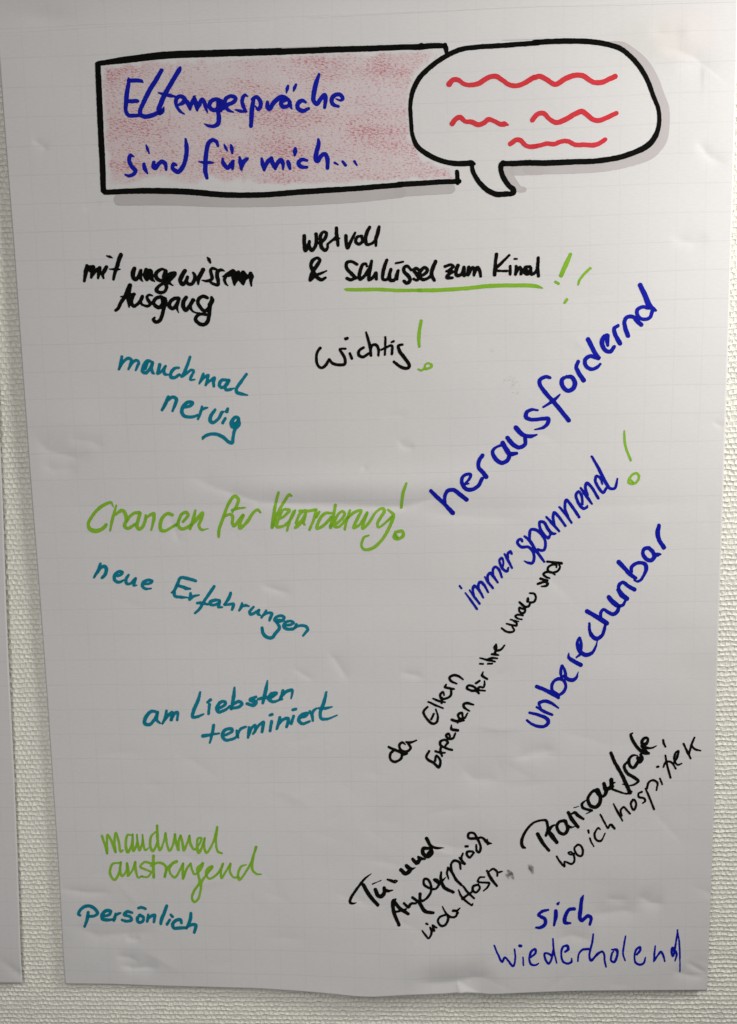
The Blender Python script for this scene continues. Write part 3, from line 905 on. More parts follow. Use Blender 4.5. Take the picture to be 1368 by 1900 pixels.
28 1090,275,22 1080,245,28 1035,250,30 1003,290,30 1015,325,28 1070,325,28 1130,322,24
28 1182,180,26 1175,240,30 1140,325,24
26 1140,320,20 1185,295,28 1230,295,28 1225,330,30 1215,368,24
@ 790 690 5.067
# herausfordernd blue
34 50,1118,34 100,1170,34 170,1235,34 255,1325,40
36 185,1240,24 180,1180,30 205,1120,32 260,1110,36 320,1150,38 385,1200,38
34 405,1050,14 370,1055,14 408,1010,24 425,965,24 395,960,26 350,985,28 340,1040,32 380,1100,34 440,1105,34 500,1065,32 530,1005,32
34 535,785,34 500,840,34 500,900,36 540,945,38 570,985,40
34 710,690,20 660,710,24 630,750,32 660,820,38 720,855,38 770,830,36 790,780,36
36 725,670,42 760,730,44 790,770,44 855,765,26
40 770,620,40 820,680,40 880,710,36 935,680,36 935,620,34
36 850,525,44 900,580,42 940,600,36 990,605,36 1045,590,12
30 1055,360,14 1000,355,26 950,380,34 945,425,38 990,448,32 1100,440,34 1155,440,34 1145,490,32 1100,525,26 1025,542,8
36 1170,55,24 1130,45,30 1075,75,34 1075,120,36 1130,200,36 1220,300,38 1345,455,40
26 1108,330,18 1180,285,28 1220,255,28 1262,212,14
@ 990 500 5.472
36 340,1085,26 290,1120,42 300,1190,42 350,1230,40 410,1200,44 420,1140,42 385,1090,40 340,1090,30
36 455,935,34 435,990,36 460,1050,44 510,1125,44
36 680,960,20 650,990,30 590,1012,34 535,980,38 525,920,38 570,880,38 620,890,36 660,905,30
40 555,710,44 600,800,42 640,870,42 670,895,26
38 755,770,26 750,720,44 755,665,26 720,680,40 695,740,44 730,820,40 780,835,36 820,785,34
36 860,570,28 820,600,36 840,680,42 880,750,44
40 960,672,44 935,600,42 925,530,38 950,485,38 1010,480,36 1060,530,46 1095,560,42
36 1205,430,34 1180,490,32 1110,505,34 1060,470,34 1055,410,36 1110,380,34 1170,390,34
42 1085,160,48 1140,280,50 1180,370,54 1240,415,28
@ 840 960 7.2
# immer blue
30 95,915,26 118,945,26
26 172,1008,18 240,1100,28 325,1222,26
32 228,970,18 290,1060,34 362,1150,30
32 290,1040,20 270,960,32 290,915,34 340,950,36 410,1072,24
32 350,960,24 345,900,32 370,862,34 420,900,34 475,1000,24
32 430,795,18 480,870,34 540,945,28
32 480,850,20 470,780,32 500,740,34 540,780,36 605,870,24
32 545,780,24 540,700,32 570,660,34 615,690,34 660,800,26
28 665,670,22 680,610,26 660,540,26 630,560,28 640,630,32 690,705,32 730,715,36 745,670,20
36 695,490,24 740,570,38 795,675,22
32 745,540,24 735,490,32 770,455,34 790,485,26
# spannend blue
34 930,318,32 920,292,32 880,300,34 868,340,34 920,395,36 1010,395,34 1070,450,34 1090,540,36 1065,610,34 1010,605,30 955,580,10
38 962,252,26 1030,310,38 1100,420,40 1225,592,28
34 1040,340,24 1028,240,34 1045,165,34 1110,165,36 1200,240,38 1240,330,34 1225,430,36 1180,440,34 1140,425,30
34 1275,270,20 1305,230,30 1270,140,30 1220,65,34 1165,60,34 1170,140,36 1220,225,36 1280,275,34 1305,230,24
@ 960 790 5.7
30 285,1020,24 330,1100,30 375,1140,30 405,1140,20
28 310,965,20 370,1030,30 443,1115,22
28 395,1040,20 380,970,28 390,915,26 430,950,28 510,1058,24
28 447,860,22 500,920,28 575,1025,22
28 540,960,20 505,870,28 520,785,28 570,840,30 655,965,26
28 690,830,22 680,740,26 650,695,26 622,730,28 650,820,30 700,875,30 735,860,26 740,845,14
30 672,660,22 730,740,32 790,825,18
28 745,730,22 720,650,28 735,605,28 780,640,30 858,768,26
26 900,615,16 880,555,24 840,530,26 825,580,28 870,670,30 910,705,28 940,660,26
30 788,325,22 850,430,30 930,590,34 980,660,28 1030,660,28 1060,560,18
# exclamation green
26 1132,55,20 1142,200,28 1200,365,24
26 1290,530,24 1260,500,26 1205,530,26 1180,600,26 1240,610,26 1285,560,26 1285,520,22
18 1205,575,16 1225,600,22
@ 960 1160 8.55
# unberechenbar blue
46 195,1388,36 330,1420,46 480,1490,54 490,1550,54 420,1605,46 320,1600,44 220,1560,40 155,1505,30
50 310,1300,30 430,1370,48 555,1420,38
50 385,1330,20 345,1240,44 420,1205,50 530,1230,50 650,1310,22
60 310,975,60 430,1020,56 560,1090,60 655,1150,40
44 655,1115,44 740,1050,44 770,960,40 740,880,44 660,850,50 580,890,46 550,960,44 555,1030,44 640,1100,50
60 700,830,30 690,740,44 712,640,28 765,760,40 770,830,56 860,870,60 930,840,44 968,740,8
40 700,830,40 750,800,40
60 818,440,8 820,510,50 900,570,60 1005,630,66
50 1010,400,40 1015,300,44 990,195,24 955,260,44 965,350,60 1010,430,66 1090,470,64 1180,440,50 1240,350,34 1270,250,10
34 1000,460,44 940,510,24
60 1145,-30,36 1150,90,48 1200,180,60 1260,215,66 1340,165,50 1390,70,30 1400,-20,24
@ 1080 960 8.047
50 125,1590,10 115,1680,40 140,1760,54
20 345,1600,28 320,1700,30 290,1780,34
60 75,1400,60 180,1460,60 280,1520,70 370,1580,70
52 290,1500,30 280,1430,46 320,1375,40 400,1420,50 470,1445,54 530,1400,50 550,1330,46
66 400,1190,60 430,1230,70 510,1300,70 560,1330,50
30 560,1320,44 610,1310,44 650,1240,28
60 545,1080,60 600,1160,76 670,1210,66
56 560,1100,40 550,1020,50 610,970,50 700,1030,54 785,1075,60
60 550,665,66 640,760,60 720,850,60 800,905,50
56 740,810,40 740,740,50 830,680,50 930,690,56 960,750,60 930,850,40 880,930,40 830,955,34 775,935,14
60 960,470,30 1000,455,50 930,470,50 910,540,50 960,620,56 1030,640,56 1080,590,60 1060,520,60 1000,455,50
46 1090,560,60 1130,555,60 1175,550,22
64 1150,120,50 1130,230,66 1150,330,62 1225,450,60
@ 880 1030 7.6
# sind black
28 1030,90,26 1120,100,30 1235,115,34
28 1160,170,20 1160,140,28 1100,135,28 1040,180,28 1050,230,28 1110,245,28 1180,220,28 1210,170,26 1195,120,24
30 1140,275,14 1090,240,28 1010,240,28 975,270,26 1010,305,28 1065,325,20
28 935,330,32 990,345,28 1040,355,20 1000,370,34 900,405,34
36 1000,375,24 1040,400,34 1020,430,38 950,440,18
# Kinde black
28 390,1030,24 450,1075,28 530,1085,28 565,1060,26 540,1010,24
28 460,965,20 530,985,28 600,990,28 600,960,26
28 605,960,22 560,925,24 630,935,14
20 512,908,18 540,912,18
26 675,905,18 610,890,26 580,860,26 610,840,28 690,850,20
30 640,665,26 680,700,30 720,740,34 690,760,24 640,740,26 640,790,28 690,820,28 720,780,28 700,725,30
28 720,730,28 770,720,30 790,670,28
36 760,610,34 755,650,44
28 790,665,30 840,660,28 870,600,28 850,545,28 785,535,24
# ihre black
24 85,1450,18 180,1475,28 295,1500,22
26 195,1465,24 250,1450,28 325,1455,20
24 250,1395,26 300,1400,34 345,1410,20
26 285,1400,30 300,1360,30
44 310,1260,24 300,1300,56 310,1340,34 370,1335,30 430,1270,20
@ 710 1210 6.514
22 1178,140,18 1215,142,18
22 1275,140,22 1325,138,20
# fuer black
26 1160,495,22 1150,450,28 1175,420,24 1220,425,22 1235,380,22 1232,350,14
24 1110,465,20 1160,460,24 1240,465,18
26 1150,455,26 1090,410,24 1035,405,24 1020,435,26 1080,465,26 1130,465,26 1165,495,24
26 1130,375,24 1175,345,24
30 1215,240,12 1205,280,32 1265,325,22
# Experten black
30 565,1195,24 530,1260,30 540,1290,26 620,1340,28 680,1390,30 700,1340,28 690,1290,28 650,1250,20 635,1310,28
24 640,1195,24 700,1215,28 755,1215,20
26 720,1255,22 700,1190,30 710,1140,24
26 840,1180,22 770,1160,28 700,1120,28 700,1080,28 760,1060,26 790,1090,26 760,1130,24
26 815,1015,22 800,985,26 770,1000,28 790,1040,28 850,1040,28 880,980,22
32 833,880,12 835,930,32 910,945,32
26 835,815,28 900,835,32 985,825,20
26 910,850,24 930,800,24
28 970,780,22 960,735,28 915,750,28 930,800,26 990,795,28 1030,735,14
30 1050,710,18 990,670,28 980,630,28 1020,615,28 1100,635,20
# Eltern black
28 545,660,22 495,720,26 540,810,26 610,865,28 655,845,28 670,780,24 645,690,16
26 620,745,20 590,810,22
24 555,600,20 640,640,24 730,675,16
24 612,560,18 680,590,26 755,605,18
26 715,615,22 720,550,26
28 745,520,18 730,480,26 700,510,28 710,560,26 780,555,28 825,520,28 830,450,24
26 770,390,14 755,420,28 810,435,28 865,445,20
28 895,380,18 830,350,28 810,310,28 850,280,28 910,285,28 975,330,16
# da black
28 75,1145,24 150,1180,30 220,1210,30 250,1235,28 300,1225,20
28 130,1190,28 95,1230,28 100,1300,28 150,1325,28 220,1290,28 240,1240,26
28 275,1115,16 240,1090,24 205,1120,28 220,1180,28 290,1200,28 340,1160,28 300,1090,26
28 285,1085,22 340,1090,28 410,1065,16
@ 950 1400 7.2
# Praxisaufgabe black
40 180,1245,18 145,1230,40 130,1160,40 180,1030,32 290,910,26 400,875,24 455,880,36 480,950,34 475,1010,30 455,1080,30
50 345,1060,46 400,1160,44 495,1280,34
60 480,1010,40 530,1080,60 600,1170,46
40 500,1000,44 530,960,36 580,935,10
44 700,880,40 630,900,34 600,960,36 640,1040,40 700,1060,40 745,1000,44 715,890,46
30 745,950,44 790,970,24 840,962,8
46 755,775,44 800,860,50 885,965,40
44 800,790,20 840,775,34 880,810,46 955,860,30
14 830,708,8 860,700,10 895,690,6
40 990,610,14 935,660,34 950,710,34 1070,745,28
14 1080,750,14 990,790,5
50 1150,470,40 1080,490,34 1015,590,38 1050,680,46 1120,700,46 1175,640,50 1180,560,44 1140,480,70
50 1160,520,60 1210,560,30 1260,500,46 1230,390,46
44 1280,470,20 1330,430,56 1320,340,40
@ 1110 1340 6.514
40 70,740,34 90,810,44 120,800,30 165,760,36 160,690,40
14 160,740,34 205,728,8
20 190,770,10 170,800,30 260,840,22 350,862,18 405,840,20
38 155,370,34 200,480,40 290,640,42 385,850,44
14 298,748,10 350,760,20
30 355,475,20 315,530,34 350,610,36 440,670,38 485,710,32 440,750,22 380,765,14
34 475,400,10 420,400,24 375,450,34 385,520,36 425,550,34 480,480,40
34 480,430,40 500,480,40 530,440,40 515,390,30
40 415,130,14 395,150,30 430,240,36 500,330,38 560,370,40 610,375,30
40 590,370,40 550,320,34 515,288,14
34 540,280,50 590,250,30 600,195,24 560,190,30 530,230,34 540,280,36 600,310,24 650,310,18 705,285,8
26 785,215,24 795,260,26 815,295,16
# wo black
@ 950 1400 7.2
22 597,1358,20 650,1440,24 705,1495,18 705,1430,20 800,1460,22 835,1420,22 825,1340,22 790,1300,20 755,1310,20 780,1335,20 840,1315,16
24 880,1200,22 835,1250,24 870,1335,26 925,1355,26 950,1290,24 920,1215,24 880,1200,22
# ich black
20 1022,1015,26 1028,1045,22
22 1042,1115,20 1060,1170,22 1095,1225,16
24 1180,1000,16 1155,980,24 1105,1060,24 1130,1140,26 1190,1150,26 1245,1050,14
22 1182,800,20 1240,910,24 1285,980,24 1310,935,22 1368,980,24
@ 1110 1340 6.514
20 120,1270,20 155,1235,22 200,1285,20
# hospitiere black
22 188,988,18 240,1090,24 295,1190,18
20 285,1130,20 275,1060,22 310,1025,22 345,1060,24 385,1105,20
24 420,935,22 395,990,24 430,1060,26 460,1000,24 435,935,22 400,960,20
22 530,840,20 490,860,22 490,900,22 555,920,26 570,950,22 540,975,18
22 570,800,14 600,860,24 675,1050,22
22 590,800,22 610,730,22 660,700,24 715,730,24 705,820,16
22 748,680,18 775,750,18
18 712,540,24 728,536,24
24 815,400,18 830,500,22 875,670,20
22 790,540,18 820,480,22 880,480,22 940,560,20
22 910,500,20 955,420,24 972,345,20 935,370,20 920,450,22 960,515,22 1010,498,12
26 1033,260,22 1080,360,26 1118,435,20
26 1100,380,20 1130,270,24 1165,185,22
24 1125,275,20 1170,325,24 1240,343,14
@ 640 1540 6.514
# Tuer black
34 322,525,6 240,590,24 140,720,28 80,810,30 62,870,28 95,888,22 140,878,6
44 225,665,44 300,790,46 398,905,38
46 370,720,44 400,790,46 445,800,46 480,750,44 475,700,40
34 480,720,40 520,735,34 582,725,6
16 335,652,14 440,608,4
36 515,597,16 570,615,34 600,630,26
20 600,605,12 635,612,12 610,638,14
# und black
46 680,480,44 735,525,46 790,480,44 745,430,40
34 760,450,46 800,470,40 852,455,8
46 820,350,34 870,395,50 905,350,44 890,325,30 930,345,34 975,350,14
40 1010,220,34 950,225,44 945,280,44 1000,320,40 1050,280,44 1040,220,44
36 990,100,40 1040,190,36 1100,215,28 1195,215,8
30 1000,285,20 1040,250,40
# Angelgespraech black
38 615,835,22 585,860,38 590,980,42 655,1145,36
42 590,850,36 660,940,42 765,1010,36
20 630,985,22 740,955,20
32 715,885,24 770,930,38 800,890,30 860,885,24
38 820,815,30 900,880,38 970,980,44 1070,1000,30
30 910,770,34 915,850,36 960,845,24 1030,770,28 1045,690,28 1010,600,28 965,590,28 955,650,28 1020,700,28 1100,710,22 1140,640,28 1110,600,28 1080,600,28 1130,640,28
40 1165,510,24 1160,580,32 1200,690,40 1310,750,34
20 1140,640,24 1180,610,24 1220,570,6
22 1255,590,16 1235,520,26 1250,460,22
@ 800 1530 6.84
30 215,545,26 270,610,30 320,700,34 385,765,28
28 262,590,30 255,500,28 300,455,28 360,480,30 375,560,24
30 360,420,22 425,495,34
24 405,490,24 385,420,26 405,365,20
28 530,340,26 460,345,28 455,380,30 490,415,28 545,355,24
26 440,275,26 465,275,26
28 575,260,24 580,330,26 610,350,28 630,290,30 590,180,28 540,105,26 480,110,28 475,165,28 560,175,28 650,165,24 720,230,40 770,238,10
30 715,185,12 720,250,26
@ 640 1540 6.514
# in black
24 935,1215,14 985,1280,24 1012,1310,16 1050,1235,24 1030,1175,20
18 985,1130,24 1003,1140,20
24 1040,1190,18 1080,1215,24 1060,1150,20 1110,1180,18
# der black
24 1180,925,12 1220,1000,22 1270,1045,26 1330,1050,24 1368,1000,22
22 1230,1020,20 1150,1050,24 1125,1100,24 1160,1155,24 1210,1150,26 1250,1070,26 1240,1020,24
20 1310,970,20 1350,975,26
@ 800 1530 6.84
20 275,1095,20 330,1090,24 365,1060,18
22 320,1160,24 335,1110,24
# Hosp black
24 350,828,12 380,900,26 440,965,26 520,1020,22 530,1000,12
28 408,780,20 460,850,28 548,935,24
20 400,940,30 470,885,24 525,850,20
26 600,760,24 540,780,30 530,830,30 570,860,24 620,800,24 600,760,22
24 680,665,14 620,670,22 595,720,24 690,735,24 740,740,22 720,790,22 668,838,14
40 712,585,26 760,680,40 835,775,28
26 740,590,20 790,560,26 840,600,28 840,650,20
20 872,600,24 905,592,10
# sich blue
@ 900 1650 6.218
36 730,235,22 660,255,34 620,295,34 690,340,38 695,400,36 640,440,36 588,440,20
40 818,250,40 815,330,42 797,415,22
30 860,145,8 842,165,34
40 1030,225,36 970,235,36 925,320,42 925,380,44 985,390,22
40 1135,70,12 1118,110,38 1105,220,42 1095,330,40 1115,360,36 1190,305,36 1225,330,38 1210,405,26
# wiederholend blue
18 107,648,16 150,750,20 200,835,22 230,785,20 325,885,20 350,800,20 342,690,14
20 400,650,32 418,652,30
18 440,785,14 445,875,14
22 530,785,18 585,730,26 580,690,24 540,710,24 512,790,20 530,860,22 580,875,22 620,855,14
22 785,570,16 795,700,20 828,850,12
22 790,700,20 765,810,22 735,855,24 695,800,22 690,740,22 730,740,20 775,770,22
24 925,720,20 960,690,32 950,650,26 900,665,26 880,750,20 905,835,24 960,855,22 1000,835,22 1000,800,14
22 1072,830,14 1085,740,20 1130,695,24 1195,688,22
22 1250,515,14 1240,600,20 1205,770,18 1225,820,24 1300,740,22 1350,715,24
@ 1100 1650 7.2
24 0,935,24 80,855,26 125,830,26 150,860,26 160,950,24 178,1035,18
30 255,805,16 320,810,36 330,870,28 285,970,30 245,950,24 260,850,22 275,830,20
22 440,625,16 420,730,22 405,860,20 432,950,16
26 590,870,22 635,810,30 630,770,26 585,800,26 558,890,18 575,980,24 630,1005,24 680,985,24 705,910,16
22 835,755,14 825,860,24 815,965,14
24 825,950,24 870,880,22 910,835,26 945,890,24 962,960,16
22 1135,540,14 1118,660,22 1100,790,18
22 1130,545,14 1155,700,18 1165,950,16 1165,1100,10
24 1095,790,20 1065,780,26 1055,850,26 1068,895,24 1090,840,24 1080,800,24 1120,860,26 1100,955,14
# smudge smudge
@ 800 1530 6.84
30 978,585,44 1010,630,84 1045,685,36
30 1245,520,44 1268,550,84 1290,615,40
20 960,640,50 985,680,30
"""
# each block: "@ x0 y0 scale" (crop origin, enlargement), "# name ink" (a word), "width x,y,w x,y,w ..." (a pen stroke)
LAB = {
 'Elterngespraeche': 'blue heading word Elterngespräche', 'sind1': 'blue heading word sind', 'fuer1': 'blue heading word für',
 'mich': 'blue heading word mich with three dots', 'title_frame': 'thick black rectangular frame around the heading',
 'speech_bubble': 'thick black outline of the speech bubble with its tail', 'frame_shadow': 'pale grey shadow band under the title box',
 'bubble_shadow': 'pale grey shadow band right of and below the speech bubble',
 'and_sign': 'black ampersand', 'underline': 'long green underline under Schlüssel zum Kind', 'accent': 'short slanted green accent stroke',
 'smudge': 'two faint grey smudges',
 'Schluessel': 'black word Schlüssel', 'fuer2': 'green word für', 'Veraenderung': 'green word Veränderung', 'persoenlich': 'teal word persönlich',
 'fuer3': 'small black word für', 'Tuer': 'black word Tür', 'Angelgespraech': 'black word Angelgespräch', 'sind2': 'small black word sind',
}
INKORD = {'gray': 0.00010, 'crayon': 0.00005, 'smudge': 0.00010, 'red': 0.00018, 'black': 0.00021, 'blue': 0.00018, 'teal': 0.00018, 'green': 0.00015}
def resample(P):
    """P: (n,3) x,y,w in pixels -> dense centripetal Catmull-Rom samples about 1 px apart"""
    P = np.asarray(P, float)
    if len(P) == 2:
        n = max(2, int(np.hypot(*(P[1]-P[0])[:2])/1.2)+1)
        return P[0]+(P[1]-P[0])*np.linspace(0, 1, n)[:, None]
    Q = np.vstack([2*P[0]-P[1], P, 2*P[-1]-P[-2]]); out = []
    for i in range(1, len(Q)-2):
        p0, p1, p2, p3 = Q[i-1:i+3]
        d = [max(np.hypot(*(b[:2]-a[:2]))**0.5, 1e-3) for a, b in ((p0, p1), (p1, p2), (p2, p3))]
        t0, t1 = 0, d[0]; t2 = t1+d[1]; t3 = t2+d[2]
        n = max(1, int(np.hypot(*(p2-p1)[:2])/1.2)); t = (t1+(t2-t1)*np.arange(n)/n)[:, None]
        A1 = (t1-t)/(t1-t0)*p0+(t-t0)/(t1-t0)*p1; A2 = (t2-t)/(t2-t1)*p1+(t-t1)/(t2-t1)*p2; A3 = (t3-t)/(t3-t2)*p2+(t-t2)/(t3-t2)*p3
        B1 = (t2-t)/(t2-t0)*A1+(t-t0)/(t2-t0)*A2; B2 = (t3-t)/(t3-t1)*A2+(t-t1)/(t3-t1)*A3
        C = (t2-t)/(t2-t1)*B1+(t-t1)/(t2-t1)*B2
        C[:, 2] = p1[2]+(p2[2]-p1[2])*np.arange(n)/n
        out.append(C)
    out.append(P[-1:]); return np.vstack(out)
_rs = np.random.RandomState(5)
_tab = _rs.rand(128, 128)*2-1
def vnoise(x, y, c):
    fx = x/c; fy = y/c; ix = np.floor(fx).astype(int); iy = np.floor(fy).astype(int); tx = fx-ix; ty = fy-iy
    tx = tx*tx*(3-2*tx); ty = ty*ty*(3-2*ty); g = lambda a, b: _tab[a % 128, b % 128]
    return (g(ix, iy)*(1-tx)+g(ix+1, iy)*tx)*(1-ty)+(g(ix, iy+1)*(1-tx)+g(ix+1, iy+1)*tx)*ty
def march(F, x0, y0, step, D, name, material, parent, off):
    """F<0 is ink; triangles clipped along F=0, pixel space -> sheet surface"""
    ny, nx = F.shape; idx = np.arange(ny*nx).reshape(ny, nx); f = F.ravel()
    a, b, c, d = idx[:-1, :-1].ravel(), idx[:-1, 1:].ravel(), idx[1:, 1:].ravel(), idx[1:, :-1].ravel()
    T = np.vstack([np.stack([a, b, c], 1), np.stack([a, c, d], 1)])
    ins = f[T] < 0; cnt = ins.sum(1)
    full = T[cnt == 3]
    keys = []; tris = [full]; base = ny*nx
    ek = {}
    def rot(t, m):  # rotate so that the odd one out is first
        r = np.argmax(m, 1); i = np.arange(len(t)); return np.stack([t[i, r], t[i, (r+1) % 3], t[i, (r+2) % 3]], 1)
    one = rot(T[cnt == 1], ins[cnt == 1]); two = rot(T[cnt == 2], ~ins[cnt == 2])
    def key(p, q): lo = np.minimum(p, q).astype(np.int64); hi = np.maximum(p, q); return lo*base+hi
    k1a, k1b = key(one[:, 0], one[:, 1]), key(one[:, 0], one[:, 2])
    k2a, k2b = key(two[:, 0], two[:, 1]), key(two[:, 0], two[:, 2])
    allk = np.concatenate([k1a, k1b, k2a, k2b]); uq, inv = np.unique(allk, return_inverse=True); inv = inv+base
    n1, n2 = len(one), len(two); i1a, i1b, i2a, i2b = inv[:n1], inv[n1:2*n1], inv[2*n1:2*n1+n2], inv[2*n1+n2:]
    tris += [np.stack([one[:, 0], i1a, i1b], 1), np.stack([i2a, two[:, 1], two[:, 2]], 1), np.stack([i2a, two[:, 2], i2b], 1)]
    p, q = uq//base, uq % base; w_ = f[p]/(f[p]-f[q])
    X = x0+step*(idx.ravel() % nx); Y = y0+step*(idx.ravel()//nx)
    X = np.r_[X, X[p]+(X[q]-X[p])*w_]; Y = np.r_[Y, Y[p]+(Y[q]-Y[p])*w_]
    Dn = D.ravel(); Dn = np.r_[Dn, Dn[p]+(Dn[q]-Dn[p])*w_]
    tri = np.vstack(tris)
    used, inv2 = np.unique(tri, return_inverse=True); tri = inv2.reshape(-1, 3)
    x, z = px2sheet(X[used], Y[used])
    V = np.stack([x, sheet_y(x, z, off), z], 1)
    return mesh_obj(name, V, tri, material, parent, True, Dn[used])
def parse(txt):
    words = []; cur = None
    for ln in txt.strip().splitlines():
        ln = ln.strip()
        if not ln: continue
        if ln[0] == '@': ox, oy, s = map(float, ln[1:].split()); continue
        if ln[0] == '#':
            nm, ik = ln[1:].split(); cur = dict(name=nm, ink=ik, strokes=[]); words.append(cur); continue
        t = ln.split(); w0 = float(t[0]); pts = []
        for q in t[1:]:
            v = [float(a) for a in q.split(',')]
            pts.append((ox+v[0]/s, oy+v[1]/s, (v[2] if len(v) > 2 else w0)/s))
        cur['strokes'].append(pts)
    return words
STEP = 0.8
def build_word(wd, objname, label):
    S = [resample(s) for s in wd['strokes']]
    A = np.vstack(S); pad = A[:, 2].max()/2+4
    x0, y0 = A[:, 0].min()-pad, A[:, 1].min()-pad
    nx = int((A[:, 0].max()+pad-x0)/STEP)+2; ny = int((A[:, 1].max()+pad-y0)/STEP)+2
    if nx*ny > 600000: step = 1.0; nx = int(nx*STEP)+2; ny = int(ny*STEP)+2
    else: step = STEP
    xs = x0+step*np.arange(nx); ys = y0+step*np.arange(ny)
    F = np.full((ny, nx), 9.0); D = np.zeros((ny, nx)); soft = wd['ink'] == 'smudge'
    for si, s in enumerate(S):
        Fs = np.full((ny, nx), 9.0) if nx*ny < 60000 else None
        bb = [max(int((s[:, 0].min()-pad-x0)/step), 0), min(int((s[:, 0].max()+pad-x0)/step)+2, nx),
              max(int((s[:, 1].min()-pad-y0)/step), 0), min(int((s[:, 1].max()+pad-y0)/step)+2, ny)]
        Fs = np.full((bb[3]-bb[2], bb[1]-bb[0]), 9.0); En = np.zeros_like(Fs)
        L = np.r_[0, np.cumsum(np.hypot(np.diff(s[:, 0]), np.diff(s[:, 1])))]
        tail = L[-1]-L; 
        for k in range(len(s)-1):
            (ax, ay, aw), (bx_, by, bw) = s[k], s[k+1]; m = max(aw, bw)/2+2.5
            i0 = max(int((min(ax, bx_)-m-x0)/step), bb[0]); i1 = min(int((max(ax, bx_)+m-x0)/step)+2, bb[1])
            j0 = max(int((min(ay, by)-m-y0)/step), bb[2]); j1 = min(int((max(ay, by)+m-y0)/step)+2, bb[3])
            if i1 <= i0 or j1 <= j0: continue
            gxx = xs[None, i0:i1]; gyy = ys[j0:j1, None]
            dx, dy = bx_-ax, by-ay; l2 = dx*dx+dy*dy+1e-9
            t = np.clip(((gxx-ax)*dx+(gyy-ay)*dy)/l2, 0, 1)
            d = np.hypot(gxx-ax-t*dx, gyy-ay-t*dy)-0.5*(aw+(bw-aw)*t)
            sl = (slice(j0-bb[2], j1-bb[2]), slice(i0-bb[0], i1-bb[0]))
            u_ = d < Fs[sl]; Fs[sl] = np.where(u_, d, Fs[sl])
            En[sl] = np.where(u_, min(1, tail[k]/max(10.0, 0.12*L[-1])), En[sl])
        cov = np.clip(0.5-Fs/1.2, 0, 1)
        bsl = (slice(bb[2], bb[3]), slice(bb[0], bb[1]))
        v = cov*(0.38-0.22*En+0.12*(Fs > -1.3))
        if soft: v = np.clip(-Fs/2.2, 0, 1)
        D[bsl] += v; F[bsl] = np.minimum(F[bsl], Fs)
    GXX, GYY = np.meshgrid(xs, ys)
    F = F-(0.15 if wd['ink'] == 'green' else 0.45)+0.30*vnoise(GXX, GYY, 3.1)+0.22*vnoise(GXX+50, GYY, 9.0)
    if not soft: D = np.clip(D, 0, 1.0)
    else: D = np.clip(D, 0, 1)
    o = march(F, x0, y0, step, D, objname, M[wd['ink']], sheet, INKORD[wd['ink']]+wd.get('bias', 0))
    if label: o['label'] = label
    return o
seen = {}
for wd in parse(INK):
    nm = wd['name']; seen[nm] = seen.get(nm, 0)+1
    key = nm+str(seen[nm]) if nm+str(seen[nm]) in LAB else nm
    objname = {'title_frame': 'title_frame', 'speech_bubble': 'speech_bubble', 'frame_shadow': 'grey_shadow_band', 'bubble_shadow': 'grey_shadow_band',
               'red_wave': 'wavy_line', 'underline': 'underline', 'accent': 'accent_stroke', 'exclamation': 'exclamation_mark', 'and_sign': 'ampersand',
               'smudge': 'ink_smudge'}.get(nm, 'handwritten_word')
    lab = LAB.get(key)
    if lab is None: lab = {'red_wave': 'red wavy line inside the speech bubble', 'exclamation': 'green exclamation mark'}.get(nm, wd['ink']+' word '+nm)
    wd['bias'] = 0.00001*(hash(nm+'x') % 1) + 0.000006*(len(seen) % 9)
    build_word(wd, objname, lab)

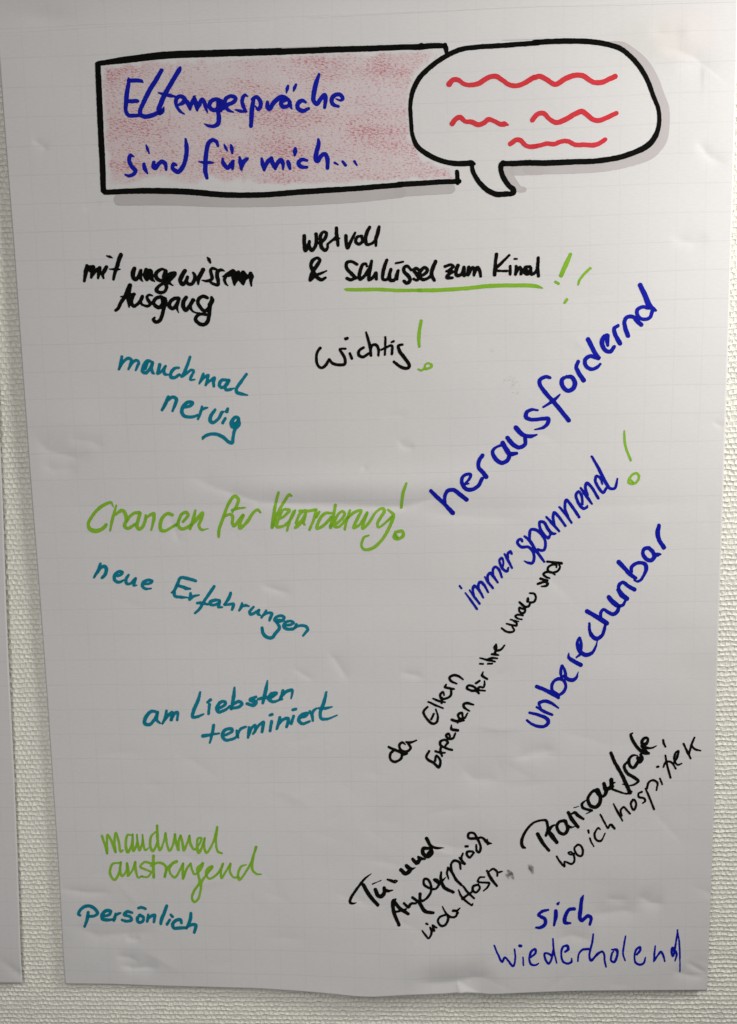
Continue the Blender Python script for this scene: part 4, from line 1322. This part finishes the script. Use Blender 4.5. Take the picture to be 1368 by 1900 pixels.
# pink crayon shading inside the title box, stopping at the speech bubble
def poly_sdf(P, X, Y):
    P = np.array(P, float); d = np.full(X.shape, 1e9); ins = np.zeros(X.shape, bool)
    for i in range(len(P)):
        ax, ay = P[i]; bx_, by = P[(i+1) % len(P)]
        dx, dy = bx_-ax, by-ay; t = np.clip(((X-ax)*dx+(Y-ay)*dy)/(dx*dx+dy*dy), 0, 1)
        d = np.minimum(d, np.hypot(X-ax-t*dx, Y-ay-t*dy))
        c = ((ay > Y) != (by > Y)) & (X < (bx_-ax)*(Y-ay)/(by-ay+1e-12)+ax); ins ^= c
    return np.where(ins, -d, d)
CP = [(190,122),(250,114),(330,107),(400,104),(520,100),(640,97),(740,93),(800,90),(812,100),(806,112),(790,122),(776,140),(768,160),(764,190),(763,230),(768,255),(778,275),(790,292),(812,303),(834,312),(846,334),(740,338),(640,348),(560,352),(470,353),(440,350),(380,347),(330,347),(240,347),(198,349),(193,300),(190,230),(186,160)]
xs = np.arange(180, 855, 1.6); ys = np.arange(84, 360, 1.6)
CXX, CYY = np.meshgrid(xs, ys)
Fc = poly_sdf(CP, CXX, CYY)
# hatching leaves its own ragged border: pale strip at the lower left, open corner at the lower right
edge = -Fc+5*vnoise(CXX, CYY, 17)+3*vnoise(CXX, CYY+90, 6)
Dc = np.clip((edge-3)/9, 0, 1)
low = np.clip((338-0.02*(CXX-440)-CYY)/10+1.2*vnoise(CXX, CYY, 30), 0, 1)
Dc = Dc*np.where(CXX < 450, low, np.clip((345-CYY)/12+0.8*vnoise(CXX, CYY, 22), 0.0, 1))
Dc *= 0.82+0.25*vnoise(CXX, CYY, 60)
o = march(Fc, 180, 84, 1.6, np.clip(Dc, 0, 1), "crayon_shading", M['crayon'], sheet, INKORD['crayon'])
o['label'] = 'pink red crayon shading inside the title box'
# small grey print-through specks beside the word herausfordernd
sp = np.random.RandomState(3); SPT = []
for cx0, cy0, n, r in ((945, 707, 16, 14), (957, 716, 8, 9), (957, 729, 4, 4), (912, 650, 7, 5), (1015, 1588, 0, 0)):
    for k in range(n):
        SPT.append((cx0+sp.randn()*r*0.6, cy0+sp.randn()*r*0.3))
wd = dict(name='speck', ink='smudge', strokes=[[(x, y, 1.3), (x+1.3, y-0.3, 1.1)] for x, y in SPT], bias=0)
S0 = wd
def specks():
    o = build_word(wd, 'ink_specks', 'tiny faint grey ink specks'); a = o.data.attributes['dens']
    v = np.full(len(o.data.vertices), 0.18, np.float32); a.data.foreach_set('value', v); o['kind'] = 'stuff'
specks()
